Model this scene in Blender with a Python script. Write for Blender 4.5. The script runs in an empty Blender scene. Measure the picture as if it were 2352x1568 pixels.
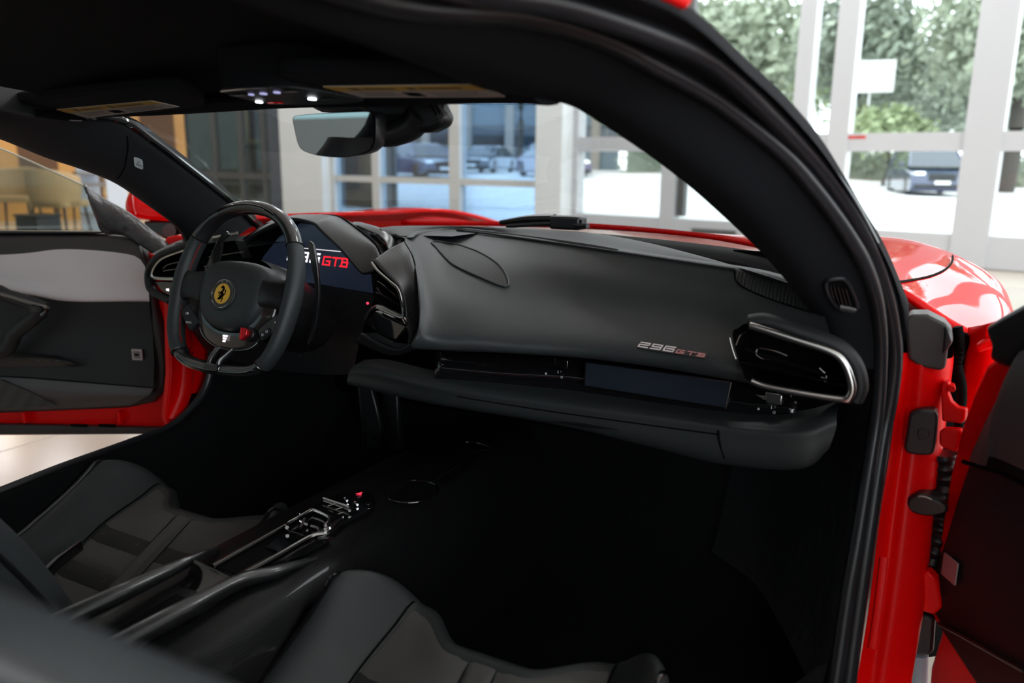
import bpy, bmesh, math, random
from mathutils import Vector, Matrix, Euler
from mathutils.bvhtree import BVHTree
random.seed(7)
scn = bpy.context.scene
col = scn.collection
V = Vector
PI = math.pi
R = math.radians

# ------------------------------------------------------------------ camera
FPX = 2352 * 28 / 36.0
PSI, PIT, ROL = R(27.5), R(12.6), R(0.6)
CAM = V((0.825, 0.0, 1.0))
_Fh = V((-math.sin(PSI), math.cos(PSI), 0)); _Rh = V((math.cos(PSI), math.sin(PSI), 0)); _Z = V((0, 0, 1))
CF = _Fh * math.cos(PIT) - _Z * math.sin(PIT)
_U = _Fh * math.sin(PIT) + _Z * math.cos(PIT)
CR = _Rh * math.cos(ROL) + _U * math.sin(ROL)
CU = _U * math.cos(ROL) - _Rh * math.sin(ROL)
cd = bpy.data.cameras.new('camera'); cam = bpy.data.objects.new('camera', cd); col.objects.link(cam)
cd.lens = 28; cd.sensor_width = 36; cd.clip_start = 0.02; cd.clip_end = 400
cam.matrix_world = Matrix(((CR.x, CU.x, -CF.x, CAM.x), (CR.y, CU.y, -CF.y, CAM.y), (CR.z, CU.z, -CF.z, CAM.z), (0, 0, 0, 1)))
cd.dof.use_dof = True; cd.dof.focus_distance = 1.42; cd.dof.aperture_fstop = 3.2
scn.camera = cam

# ------------------------------------------------------------------ world, exposure
w = bpy.data.worlds.new('overcast_sky'); scn.world = w; w.use_nodes = True
nt = w.node_tree; nt.nodes.clear()
bg = nt.nodes.new('ShaderNodeBackground'); out = nt.nodes.new('ShaderNodeOutputWorld')
bg.inputs['Color'].default_value = (0.90, 0.96, 1.0, 1); bg.inputs['Strength'].default_value = 3.6
nt.links.new(bg.outputs[0], out.inputs[0])
scn.view_settings.view_transform = 'Standard'; scn.view_settings.look = 'None'
scn.view_settings.gamma = 1.0; scn.view_settings.use_curve_mapping = False
scn.view_settings.exposure = 0.4
scn.cycles.max_bounces = 10; scn.cycles.transparent_max_bounces = 24
scn.cycles.sample_clamp_indirect = 6.0; scn.cycles.caustics_reflective = False; scn.cycles.caustics_refractive = False

# ------------------------------------------------------------------ measuring the place: a pixel's ray met with a plane of the place
def ray(u, v): return CF + CR * ((u - 1176) / FPX) + CU * ((784 - v) / FPX)
def Q(u, v, x=None, y=None, z=None, d=None):
    r = ray(u, v)
    if x is not None: t = (x - CAM.x) / r.x
    elif y is not None: t = (y - CAM.y) / r.y
    elif z is not None: t = (z - CAM.z) / r.z
    else: t = d
    return CAM + r * t
def Qn(u, v, P, N):
    r = ray(u, v); return CAM + r * ((V(P) - CAM).dot(N) / r.dot(N))
def QL(pts, **k): return [Q(a, b, **k) for a, b in pts]

# ------------------------------------------------------------------ materials
MATS = {}
def mat(name, c, rough=.5, metal=0, spec=.5, coat=0, bump=None, emit=None, estr=1, alpha=1, var=0, trans=0, sheen=0):
    m = bpy.data.materials.new(name); m.use_nodes = True
    b = m.node_tree.nodes['Principled BSDF']; N = m.node_tree.nodes; L = m.node_tree.links
    b.inputs['Base Color'].default_value = (*c, 1); b.inputs['Roughness'].default_value = rough
    b.inputs['Metallic'].default_value = metal; b.inputs['Specular IOR Level'].default_value = spec
    b.inputs['Coat Weight'].default_value = coat; b.inputs['Coat Roughness'].default_value = .03
    if emit: b.inputs['Emission Color'].default_value = (*emit, 1); b.inputs['Emission Strength'].default_value = estr
    if sheen: b.inputs['Sheen Weight'].default_value = sheen
    tc = N.new('ShaderNodeTexCoord')
    if bump:
        n = N.new('ShaderNodeTexNoise'); n.inputs['Scale'].default_value = bump[0]; n.inputs['Detail'].default_value = 3
        L.new(tc.outputs['Object'], n.inputs['Vector'])
        bp = N.new('ShaderNodeBump'); bp.inputs['Strength'].default_value = bump[1]; bp.inputs['Distance'].default_value = bump[2] if len(bump) > 2 else .001
        L.new(n.outputs['Fac'], bp.inputs['Height']); L.new(bp.outputs[0], b.inputs['Normal'])
    if var:
        n2 = N.new('ShaderNodeTexNoise'); n2.inputs['Scale'].default_value = var[0]
        L.new(tc.outputs['Object'], n2.inputs['Vector'])
        mx = N.new('ShaderNodeMixRGB'); mx.inputs[1].default_value = (*c, 1); mx.inputs[2].default_value = (*var[1], 1)
        L.new(n2.outputs['Fac'], mx.inputs[0]); L.new(mx.outputs[0], b.inputs['Base Color'])
    MATS[name] = m; return m
def glass_mat(name, tint, gloss=1.0, ior=1.5):
    m = bpy.data.materials.new(name); m.use_nodes = True; N = m.node_tree.nodes; L = m.node_tree.links; N.clear()
    o = N.new('ShaderNodeOutputMaterial'); t = N.new('ShaderNodeBsdfTransparent'); g = N.new('ShaderNodeBsdfGlossy'); x = N.new('ShaderNodeMixShader'); fr = N.new('ShaderNodeFresnel')
    t.inputs[0].default_value = (*tint, 1); g.inputs['Roughness'].default_value = .0; fr.inputs[0].default_value = ior
    mm = N.new('ShaderNodeMath'); mm.operation = 'MULTIPLY'; mm.inputs[1].default_value = gloss
    L.new(fr.outputs[0], mm.inputs[0]); L.new(mm.outputs[0], x.inputs[0]); L.new(t.outputs[0], x.inputs[1]); L.new(g.outputs[0], x.inputs[2]); L.new(x.outputs[0], o.inputs[0])
    MATS[name] = m; return m
def carbon_mat(name, rough, coat, c0=(.006, .006, .007), c1=(.035, .036, .038), s=420):
    m = mat(name, c0, rough, 0, .5, coat); N = m.node_tree.nodes; L = m.node_tree.links; b = N['Principled BSDF']
    tc = N.new('ShaderNodeTexCoord'); mp = N.new('ShaderNodeMapping'); mp.inputs['Rotation'].default_value = (.6, .5, .78)
    ck = N.new('ShaderNodeTexChecker'); ck.inputs['Scale'].default_value = s
    ck.inputs['Color1'].default_value = (*c0, 1); ck.inputs['Color2'].default_value = (*c1, 1)
    L.new(tc.outputs['Object'], mp.inputs[0]); L.new(mp.outputs[0], ck.inputs['Vector']); L.new(ck.outputs['Color'], b.inputs['Base Color'])
    bp = N.new('ShaderNodeBump'); bp.inputs['Strength'].default_value = .25; bp.inputs['Distance'].default_value = .0004
    L.new(ck.outputs['Fac'], bp.inputs['Height'])
    if not coat: L.new(bp.outputs[0], b.inputs['Normal'])
    return m
def ribbed_mat(name, c0, c1, scale, axis):
    m = mat(name, c0, .6); N = m.node_tree.nodes; L = m.node_tree.links; b = N['Principled BSDF']
    tc = N.new('ShaderNodeTexCoord'); wv = N.new('ShaderNodeTexWave'); wv.bands_direction = axis; wv.inputs['Scale'].default_value = scale
    rp = N.new('ShaderNodeMixRGB'); rp.inputs[1].default_value = (*c0, 1); rp.inputs[2].default_value = (*c1, 1)
    L.new(tc.outputs['Object'], wv.inputs['Vector']); L.new(wv.outputs['Fac'], rp.inputs[0]); L.new(rp.outputs[0], b.inputs['Base Color'])
    bp = N.new('ShaderNodeBump'); bp.inputs['Strength'].default_value = .8; bp.inputs['Distance'].default_value = .002
    L.new(wv.outputs['Fac'], bp.inputs['Height']); L.new(bp.outputs[0], b.inputs['Normal']); return m
def holes_mat(name, c0, c1, s):
    # a sheet pierced by round holes on a grid (object coordinates of a flat plate)
    m = mat(name, c0, .55); N = m.node_tree.nodes; L = m.node_tree.links; b = N['Principled BSDF']
    tc = N.new('ShaderNodeTexCoord'); mp = N.new('ShaderNodeMapping'); mp.inputs['Scale'].default_value = (s, s, s); L.new(tc.outputs['UV'], mp.inputs[0])
    fr = N.new('ShaderNodeVectorMath'); fr.operation = 'FRACTION'; L.new(mp.outputs[0], fr.inputs[0])
    sb = N.new('ShaderNodeVectorMath'); sb.operation = 'SUBTRACT'; sb.inputs[1].default_value = (.5, .5, 0); L.new(fr.outputs[0], sb.inputs[0])
    sp = N.new('ShaderNodeSeparateXYZ'); L.new(sb.outputs[0], sp.inputs[0]); cb = N.new('ShaderNodeCombineXYZ'); L.new(sp.outputs[0], cb.inputs[0]); L.new(sp.outputs[1], cb.inputs[1])
    ln = N.new('ShaderNodeVectorMath'); ln.operation = 'LENGTH'; L.new(cb.outputs[0], ln.inputs[0])
    gt = N.new('ShaderNodeMath'); gt.operation = 'GREATER_THAN'; gt.inputs[1].default_value = .33; L.new(ln.outputs['Value'], gt.inputs[0])
    mx = N.new('ShaderNodeMixRGB'); mx.inputs[1].default_value = (*c1, 1); mx.inputs[2].default_value = (*c0, 1); L.new(gt.outputs[0], mx.inputs[0]); L.new(mx.outputs[0], b.inputs['Base Color'])
    bp = N.new('ShaderNodeBump'); bp.inputs['Strength'].default_value = 1; bp.inputs['Distance'].default_value = .001; L.new(gt.outputs[0], bp.inputs['Height']); L.new(bp.outputs[0], b.inputs['Normal'])
    return m

M_leather = mat('black_leather', (.0255, .0305, .0322), .50, spec=.45, bump=(900, .12, .0006))
M_seat = mat('seat_leather', (.078, .0755, .073), .55, spec=.45, bump=(700, .10, .0006))
M_band = mat('seat_band_leather', (.010, .010, .011), .6, bump=(600, .1, .0005))
M_soft = mat('black_soft_plastic', (.012, .013, .015), .55, spec=.4, bump=(800, .1, .0005))
M_suede = mat('black_suede', (.0105, .0115, .014), .9, spec=.15, bump=(500, .2, .001))
M_carpet = mat('black_carpet', (.0075, .008, .0088), .95, spec=.03, bump=(900, .5, .002))
M_gloss = mat('gloss_black', (.006, .006, .007), .06, spec=.55, coat=.6)
M_satin = mat('satin_black', (.010, .010, .011), .32, spec=.5)
M_rubber = mat('black_rubber', (.017, .0185, .022), .30, spec=.5)
M_red = mat('red_paint', (.80, .003, .004), .55, spec=.02, coat=.55)
M_redjamb = mat('red_jamb_paint', (.86, .0015, .002), .35, spec=.2)
M_chrome = mat('satin_chrome', (.62, .61, .60), .22, metal=1)
M_bright = mat('bright_chrome', (.85, .85, .86), .08, metal=1)
M_dchrome = mat('dark_chrome', (.18, .17, .165), .2, metal=1)
M_carbon = carbon_mat('carbon_matt', .42, 0, (.010, .010, .011), (.040, .041, .043), 420)
M_carbong = carbon_mat('carbon_gloss', .3, .8, (.006, .006, .0065), (.022, .0225, .024), 420)
M_carbons = carbon_mat('carbon_satin', .40, .06, (.0025, .0025, .0028), (.009, .0093, .010), 420)
M_carbonr = carbon_mat('carbon_rail', .34, .25, (.003, .003, .0033), (.012, .0125, .0135), 420)
M_carbons.node_tree.nodes['Principled BSDF'].inputs['Specular IOR Level'].default_value = .14
M_yellow = mat('emblem_yellow', (.85, .46, .015), .3, coat=.8)
M_ink = mat('print_and_recess_black', (.003, .003, .003), .8, spec=.08)  # black of print and seams; also stands in for shade inside recesses
M_white = mat('printed_white', (.8, .8, .8), .5)
M_grey = mat('grey_plastic', (.050, .046, .046), .45)
M_lot = mat('pale_concrete', (.62, .61, .59), .9, bump=(3, .1), var=(.3, (.56, .56, .56)))
GL_wind = glass_mat('windscreen_glass', (.97, .985, .99), .35)
GL_side = glass_mat('side_glass', (.80, .84, .82), .5)
GL_clear = glass_mat('clear_store_glass', (.93, .96, .96), .35)
GL_blue = glass_mat('blue_tinted_glass', (.62, .76, .90), .35)
GL_teal = glass_mat('teal_tinted_glass', (.30, .36, .365), .4)
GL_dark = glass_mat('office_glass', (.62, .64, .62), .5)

# ------------------------------------------------------------------ mesh helpers
def tag(o, label=None, cat=None, group=None, kind=None):
    if label: o['label'] = label
    if cat: o['category'] = cat
    if group: o['group'] = group
    if kind: o['kind'] = kind
    return o
def empty(name, loc=(0, 0, 0), parent=None, label=None, cat=None, group=None, kind=None, rz=0):
    o = bpy.data.objects.new(name, None); col.objects.link(o); o.location = loc; o.rotation_euler.z = rz; o.empty_display_size = .1
    if parent: o.parent = parent
    return tag(o, label, cat, group, kind)
def mesh(name, vs, fs, m, parent=None, smooth=True, sharp=40, bevel=0, solid=0, sub=0, seg=2, label=None, recalc=True):
    me = bpy.data.meshes.new(name); me.from_pydata([tuple(v) for v in vs], [], fs)
    if recalc:
        bm = bmesh.new(); bm.from_mesh(me); bmesh.ops.recalc_face_normals(bm, faces=bm.faces); bm.to_mesh(me); bm.free()
    me.polygons.foreach_set('use_smooth', [smooth] * len(me.polygons))
    if smooth and sharp: me.set_sharp_from_angle(angle=R(sharp))
    me.materials.append(m)
    o = bpy.data.objects.new(name, me); col.objects.link(o)
    if parent: o.parent = parent
    if label: o['label'] = label
    if solid:
        md = o.modifiers.new('thickness', 'SOLIDIFY'); md.thickness = solid; md.offset = 0
    if bevel:
        md = o.modifiers.new('edge', 'BEVEL'); md.width = bevel; md.segments = seg; md.limit_method = 'ANGLE'; md.angle_limit = R(35)
    if sub:
        md = o.modifiers.new('smooth', 'SUBSURF'); md.levels = sub; md.render_levels = sub
    return o
def bezpt(p0, p1, p2, p3, t):
    return .5 * ((2 * p1) + (p2 - p0) * t + (2 * p0 - 5 * p1 + 4 * p2 - p3) * t * t + (3 * p1 - p0 - 3 * p2 + p3) * t ** 3)
def crv(pts, n, closed=False, smooth=True):
    P = [V(p) for p in pts]; k = len(P)
    if not smooth: D = P + ([P[0]] if closed else [])
    else:
        D = []
        segs = k if closed else k - 1
        for i in range(segs):
            a = P[(i - 1) % k] if closed or i > 0 else P[0] * 2 - P[1]
            b = P[i]; c = P[(i + 1) % k]
            d = P[(i + 2) % k] if closed or i + 2 < k else P[-1] * 2 - P[-2]
            for j in range(12): D.append(bezpt(a, b, c, d, j / 12))
        D.append(P[0] if closed else P[-1])
    L = [0]
    for i in range(1, len(D)): L.append(L[-1] + (D[i] - D[i - 1]).length)
    out = []; m = n if closed else n - 1; j = 0
    for i in range(n):
        s = L[-1] * i / m
        while j < len(L) - 2 and L[j + 1] < s: j += 1
        q = (s - L[j]) / max(1e-9, L[j + 1] - L[j]); out.append(D[j].lerp(D[j + 1], min(1, q)))
    return out
def grid_mesh(name, G, m, parent=None, closev=False, closeu=False, uv=False, **k):
    nu, nv = len(G), len(G[0]); vs = [p for r in G for p in r]; fs = []
    for i in range(nu if closeu else nu - 1):
        for j in range(nv if closev else nv - 1):
            a = i * nv + j; b = i * nv + (j + 1) % nv; c = ((i + 1) % nu) * nv + (j + 1) % nv; d = ((i + 1) % nu) * nv + j
            fs.append((a, b, c, d))
    o = mesh(name, vs, fs, m, parent, **k)
    if uv:
        me = o.data; ul = me.uv_layers.new(name='UVMap')
        for lp in me.loops:
            i, j = divmod(lp.vertex_index, nv); ul.data[lp.index].uv = (i / (nu - 1) * uv[0], j / (nv - 1) * uv[1])
    return o
def loftgrid(rows, nu, nv, smooth=True):
    A = [crv(r, nv, smooth=smooth) for r in rows]
    cols = []
    for j in range(nv):
        pts = [r[j] for r in A]
        cols.append(crv_par(pts, nu))
    return [[cols[j][i] for j in range(nv)] for i in range(nu)]
def crv_par(P, n):
    k = len(P); out = []
    for i in range(n):
        s = i * (k - 1) / (n - 1); a = min(int(s), k - 2); t = s - a
        p0 = P[a - 1] if a > 0 else P[0] * 2 - P[1]; p3 = P[a + 2] if a + 2 < k else P[-1] * 2 - P[-2]
        out.append(bezpt(p0, P[a], P[a + 1], p3, t))
    return out
def loft(name, rows, m, parent=None, nu=24, nv=40, smooth_rows=True, **k):
    return grid_mesh(name, loftgrid(rows, nu, nv, smooth_rows), m, parent, **k)
def tubegrid(P, r, seg=12, up=(0, 0, 1), closed=False, prof=None):
    n = len(P); up = V(up); G = []
    for i in range(n):
        a = P[i - 1] if i > 0 or closed else P[0]; b = P[(i + 1) % n] if i < n - 1 or closed else P[-1]
        t = (b - a).normalized(); s = t.cross(up)
        if s.length < 1e-4: s = t.cross(V((1, .3, 0)))
        s.normalize(); u2 = s.cross(t).normalized()
        if callable(r): rr = r(i / max(1, n - 1))
        elif isinstance(r, list):
            f = i / max(1, n - 1) * (len(r) - 1); q = min(int(f), len(r) - 2); rr = r[q] + (r[q + 1] - r[q]) * (f - q) if not isinstance(r[0], tuple) else tuple(r[q][c] + (r[q + 1][c] - r[q][c]) * (f - q) for c in (0, 1))
        else: rr = r
        ra, rb = rr if isinstance(rr, tuple) else (rr, rr)
        if prof: G.append([P[i] + s * (ra * x) + u2 * (rb * y) for x, y in prof])
        else: G.append([P[i] + s * (ra * math.cos(2 * PI * j / seg)) + u2 * (rb * math.sin(2 * PI * j / seg)) for j in range(seg)])
    return G
def tube(name, pts, r, m, parent=None, n=32, seg=12, up=(0, 0, 1), closed=False, smooth=True, prof=None, **k):
    P = crv(pts, n, closed, smooth) if n else [V(p) for p in pts]
    G = tubegrid(P, r, seg, up, closed, prof)
    nv = len(G[0]); vs = [p for g in G for p in g]; fs = []
    nn = len(G)
    for i in range(nn if closed else nn - 1):
        for j in range(nv):
            fs.append((i * nv + j, i * nv + (j + 1) % nv, ((i + 1) % nn) * nv + (j + 1) % nv, ((i + 1) % nn) * nv + j))
    if not closed: fs += [tuple(range(nv))[::-1], tuple(range((nn - 1) * nv, nn * nv))]
    return mesh(name, vs, fs, m, parent, **k)
def prism(name, outline, ext, m, parent=None, bevel=0, round=0, rn=40, **k):
    P = [V(p) for p in outline]
    if round: P = crv(P, rn, True)
    n = len(P); e = V(ext); vs = P + [p + e for p in P]
    fs = [tuple(range(n)), tuple(range(n, 2 * n))[::-1]] + [(i, (i + 1) % n, n + (i + 1) % n, n + i) for i in range(n)]
    return mesh(name, vs, fs, m, parent, bevel=bevel, **k)
def rrect(w, h, r, n=5):
    o = []
    for cx, cy, a0 in ((w / 2 - r, h / 2 - r, 0), (-w / 2 + r, h / 2 - r, 90), (-w / 2 + r, -h / 2 + r, 180), (w / 2 - r, -h / 2 + r, 270)):
        for i in range(n + 1):
            a = R(a0 + 90 * i / n); o.append((cx + r * math.cos(a), cy + r * math.sin(a)))
    return o
class Fr:   # a local frame: origin, x and y directions in the plate, z out of it
    def __init__(s, o, x, y):
        s.o = V(o); s.x = V(x).normalized(); s.z = s.x.cross(V(y)).normalized(); s.y = s.z.cross(s.x)
    def p(s, a, b, c=0): return s.o + s.x * a + s.y * b + s.z * c
def plate(name, pts2, fr, th, m, parent=None, z0=0, **k):
    return prism(name, [fr.p(a, b, z0) for a, b in pts2], fr.z * th, m, parent, **k)
def box(name, c, s, m, parent=None, rz=0, bevel=0, rot=None, **k):
    M = rot if rot else Matrix.Rotation(rz, 3, 'Z'); c = V(c)
    vs = [c + M @ V((sx * s[0] / 2, sy * s[1] / 2, sz * s[2] / 2)) for sx in (-1, 1) for sy in (-1, 1) for sz in (-1, 1)]
    fs = [(0, 1, 3, 2), (4, 6, 7, 5), (0, 4, 5, 1), (2, 3, 7, 6), (0, 2, 6, 4), (1, 5, 7, 3)]
    return mesh(name, vs, fs, m, parent, smooth=bevel > 0, bevel=bevel, **k)
def cyl(name, a, b, r, m, parent=None, seg=20, r2=None, bevel=0, **k):
    a, b = V(a), V(b); t = (b - a).normalized(); s = t.cross(V((0, 0, 1)))
    if s.length < 1e-3: s = V((1, 0, 0))
    s.normalize(); u2 = s.cross(t); r2 = r if r2 is None else r2
    vs = [a + (s * math.cos(2 * PI * i / seg) + u2 * math.sin(2 * PI * i / seg)) * r for i in range(seg)] + [b + (s * math.cos(2 * PI * i / seg) + u2 * math.sin(2 * PI * i / seg)) * r2 for i in range(seg)]
    fs = [tuple(range(seg))[::-1], tuple(range(seg, 2 * seg))] + [(i, (i + 1) % seg, seg + (i + 1) % seg, seg + i) for i in range(seg)]
    return mesh(name, vs, fs, m, parent, bevel=bevel, **k)
def cavity(name, outline, ext, m, parent=None, round=0, rn=40, taper=1.0):
    P = [V(p) for p in outline]
    if round: P = crv(P, rn, True)
    n = len(P); e = V(ext); c = sum(P, V()) / n; vs = P + [c + (p - c) * taper + e for p in P]
    fs = [tuple(range(n, 2 * n))] + [(i, (i + 1) % n, n + (i + 1) % n, n + i) for i in range(n)]
    return mesh(name, vs, fs, m, parent, sharp=40)
def pix(p):
    d = p - CAM; w_ = d.dot(CF); return (1176 + FPX * d.dot(CR) / w_, 784 - FPX * d.dot(CU) / w_)
def cut(o, poly):
    bm = bmesh.new(); bm.from_mesh(o.data); kill = []
    for f in bm.faces:
        x, y = pix(f.calc_center_median()); ins = False; n = len(poly)
        for i in range(n):
            (x1, y1), (x2, y2) = poly[i], poly[(i + 1) % n]
            if (y1 > y) != (y2 > y) and x < (x2 - x1) * (y - y1) / (y2 - y1) + x1: ins = not ins
        if ins: kill.append(f)
    bmesh.ops.delete(bm, geom=kill, context='FACES'); bm.to_mesh(o.data); bm.free()
def bvh(o):
    dg = bpy.context.evaluated_depsgraph_get(); return BVHTree.FromObject(o, dg)
def cast(tree, u, v, off=.0005):
    r = ray(u, v).normalized(); h = tree.ray_cast(CAM, r)
    if h[0] is None: return None
    n = h[1]; n = n if n.dot(r) < 0 else -n
    return h[0] + n * off
def text_mesh(name, s, size, fr, m, parent, th=.0003, align='CENTER', shear=0, z0=0, sx=1):
    c = bpy.data.curves.new(name, 'FONT'); c.body = s; c.size = size; c.align_x = align; c.align_y = 'CENTER'; c.extrude = th; c.shear = shear; c.resolution_u = 3
    t = bpy.data.objects.new(name, c); col.objects.link(t)
    dg = bpy.context.evaluated_depsgraph_get(); me = bpy.data.meshes.new_from_object(t.evaluated_get(dg)); bpy.data.objects.remove(t)
    for vv in me.vertices: vv.co = fr.p(vv.co.x * sx, vv.co.y, vv.co.z + z0)
    me.materials.clear(); me.materials.append(m)
    o = bpy.data.objects.new(name, me); col.objects.link(o); o.parent = parent; return o
# ================================================================== THE SHOWROOM
# the shop front runs along a line on the floor; a = metres along it from the corner post, b = metres outwards
def ground(u, D, z=0):
    r = ray(u, 400); r = V((r.x, r.y, 0)) / 1.0; p = CAM + r * D; return V((p.x, p.y, z))
A0 = ground(1331, 11.1); B0 = ground(2290, 8.0)
E1 = (B0 - A0).normalized(); E2 = V((-E1.y, E1.x, 0))
if E2.dot(CF) < 0: E2 = -E2
WROT = math.atan2(E1.y, E1.x)
def W(a, b, z=0): return A0 + E1 * a + E2 * b + V((0, 0, z))
def wa(u):      # the place along the shop front seen in pixel column u
    r = ray(u, 400); n = E2; t = (A0 - CAM).dot(n) / V((r.x, r.y, 0)).dot(n); p = CAM + V((r.x, r.y, 0)) * t; return (p - A0).dot(E1)
def wbox(name, a0, a1, b0, b1, z0, z1, m, parent=None, **k):
    return box(name, W((a0 + a1) / 2, (b0 + b1) / 2, (z0 + z1) / 2), (a1 - a0, abs(b1 - b0), z1 - z0), m, parent, rz=WROT, **k)

M_tile = mat('cream_floor_tile', (.62, .55, .46), .18, spec=.5, var=(1.2, (.57, .51, .43)))
M_grout = mat('tile_grout', (.52, .46, .39), .6)
M_wallw = mat('white_wall_paint', (.84, .86, .86), .7)
M_ceil = mat('ceiling_white', (.72, .72, .71), .8)
M_frame = mat('white_window_frame', (.58, .58, .60), .4)
M_frameb = mat('beige_window_frame', (.66, .64, .61), .45)
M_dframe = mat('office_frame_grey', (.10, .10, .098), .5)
M_wood = mat('amber_lit_wood', (.74, .38, .09), .4, bump=(8, .1), var=(3, (.50, .22, .05)))  # warm lounge light is put into the wood's amber colour
M_tan = mat('tan_upholstery', (.46, .30, .14), .7)
M_brown = mat('brown_upholstery', (.13, .06, .025), .7)
M_darkw = mat('dark_leg_wood', (.03, .022, .018), .4)
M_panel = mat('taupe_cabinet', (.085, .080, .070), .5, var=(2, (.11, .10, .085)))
M_lamp = mat('lamp_diffuser', (.9, .9, .9), .5, emit=(.95, .98, 1), estr=26)
M_niche_glow = mat('amber_niche_glow', (.85, .55, .18), .6)  # glow of a lit niche painted as pale amber, no emission
M_warm = mat('warm_lamp_diffuser', (.9, .8, .6), .5, emit=(1, .66, .30), estr=16)
M_leaf = [mat('leaf_green_a', (.22, .25, .18), .6, var=(.8, (.33, .37, .27))), mat('leaf_green_b', (.16, .19, .145), .6, var=(.8, (.25, .285, .215))), mat('leaf_green_c', (.30, .36, .20), .6, var=(.8, (.38, .44, .25)))]
M_bark = mat('tree_bark', (.06, .05, .042), .9, bump=(10, .4))
M_mulch = mat('brown_mulch', (.26, .17, .11), .95)
M_paint = mat('parking_line_white', (.80, .80, .80), .7)
M_black = mat('plain_black', (.01, .01, .011), .5)

# --- floor with separate tiles
fl = box('floor', W(-6, -9, -.06), (40, 22, .1), M_grout, rz=WROT); tag(fl, 'cream tiled showroom floor under the red car', 'floor', kind='structure')
tsz = 1.2; tm = None
for i in range(-17, 6):
    for j in range(-1, 13):
        c = V((-1.965 + (i + .5) * tsz, .85 + (j + .5) * tsz, 0)); q = c - A0
        dd = c - CAM; uu = dd.dot(CF)
        if q.dot(E2) > -.95 or uu < .3 or abs(dd.dot(CR) / uu) > .85: continue
        if tm is None:
            o = box('tile', (0, 0, 0), (tsz - .005, tsz - .005, .016), M_tile, bevel=.002, seg=1); tm = o
        else:
            o = tm.copy(); col.objects.link(o)
        o.location = c + V((0, 0, -.008)); o.parent = fl
# --- shell
ce = wbox('ceiling', -26, 14, -20, .2, 4.6, 4.7, M_ceil); tag(ce, 'white showroom ceiling high above the car', 'ceiling', kind='structure')
wl = wbox('wall_left', -26, -25.9, -20, .2, 0, .6, M_wallw)
w4 = empty('window_4', W(-26, -10, 0), None, 'row of teal tinted windows in the far side wall of the showroom', 'window', kind='structure')
for i in range(6):
    o_ = wbox('mullion', -26.05, -25.9, -20 + i * 4 - .15, -20 + i * 4 + .15, .6, 4.6, M_frame); o_.parent = w4; o_.matrix_parent_inverse = Matrix.Translation(-w4.location)
    if i < 5:
        o_ = wbox('pane', -25.99, -25.97, -20 + i * 4 + .15, -16 + i * 4 - .15, .6, 4.0, GL_teal); o_.parent = w4; o_.matrix_parent_inverse = Matrix.Translation(-w4.location)
o_ = wbox('transom', -26.05, -25.9, -20, .2, 4.0, 4.6, M_frame); o_.parent = w4; o_.matrix_parent_inverse = Matrix.Translation(-w4.location)
tag(wl, 'white side wall of the showroom beyond the lounge', 'wall', kind='structure')
w5 = empty('window_5', W(-6, -20, 0), None, 'row of teal tinted windows in the rear wall of the showroom', 'window', kind='structure')
for i in range(11):
    o_ = wbox('mullion', -26 + i * 4 - .15, -26 + i * 4 + .15, -20.1, -19.95, .6, 4.6, M_frame); o_.parent = w5; o_.matrix_parent_inverse = Matrix.Translation(-w5.location)
    if i < 10:
        o_ = wbox('pane', -26 + i * 4 + .15, -22 + i * 4 - .15, -20.03, -20.01, .6, 4.0, GL_teal); o_.parent = w5; o_.matrix_parent_inverse = Matrix.Translation(-w5.location)
o_ = wbox('transom', -26, 14, -20.1, -19.95, 4.0, 4.6, M_frame); o_.parent = w5; o_.matrix_parent_inverse = Matrix.Translation(-w5.location)
wbk = wbox('wall_back', -26, 14, -20.1, -20, 0, .6, mat('grey_wall_paint', (.34, .34, .34), .7)); tag(wbk, 'white rear wall of the showroom behind the car', 'wall', kind='structure')
a_l, a_r = wa(672), wa(766)
wf = wbox('wall_front', a_l, a_r, -.25, .1, 0, 4.6, M_wallw); tag(wf, 'narrow white wall pier beside the blue tinted windows', 'wall', kind='structure')
wt = wbox('trim_1', a_l, 14, -.1, .1, 3.6, 4.6, M_frame); tag(wt, 'white header band over the shop front windows', 'trim', kind='structure')

# --- blue tinted windows between the pier and the corner post
m1, m2, m3 = wa(870), wa(1051), wa(1252)
w1 = empty('window_1', W((a_r + m3) / 2, 0, 0), None, 'blue tinted window grid with beige bars seen through the windscreen', 'window', kind='structure')
def loc(o, p):
    o.parent = p; o.matrix_parent_inverse = Matrix.Translation(-p.location); return o
for (c, hw) in ((a_r + .05, .05), (m1, .085), (m2, .11), (m3, .09)):
    loc(wbox('mullion', c - hw, c + hw, -.08, .08, 0, 3.6, M_frameb), w1)
for z0, z1 in ((0, .1), (.66, .76), (2.2, 2.3)):
    loc(wbox('transom', a_r, m3, -.06, .06, z0, z1, M_frameb), w1)
ed = [a_r + .1, m1, m2, m3]; hw_ = [0, .085, .11, .09]
for i in range(3):
    for z0, z1 in ((.1, .66), (.76, 2.2), (2.3, 3.6)):
        loc(wbox('pane', ed[i] + hw_[i], ed[i + 1] - hw_[i + 1], -.006, .006, z0, z1, GL_blue), w1)
# --- corner post
cp = wbox('trim_2', m3 + .08, wa(1322), -.35, .15, 0, 4.6, M_wallw, bevel=.01); tag(cp, 'white corner post between blue windows and glass doors', 'trim', kind='structure')
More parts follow.
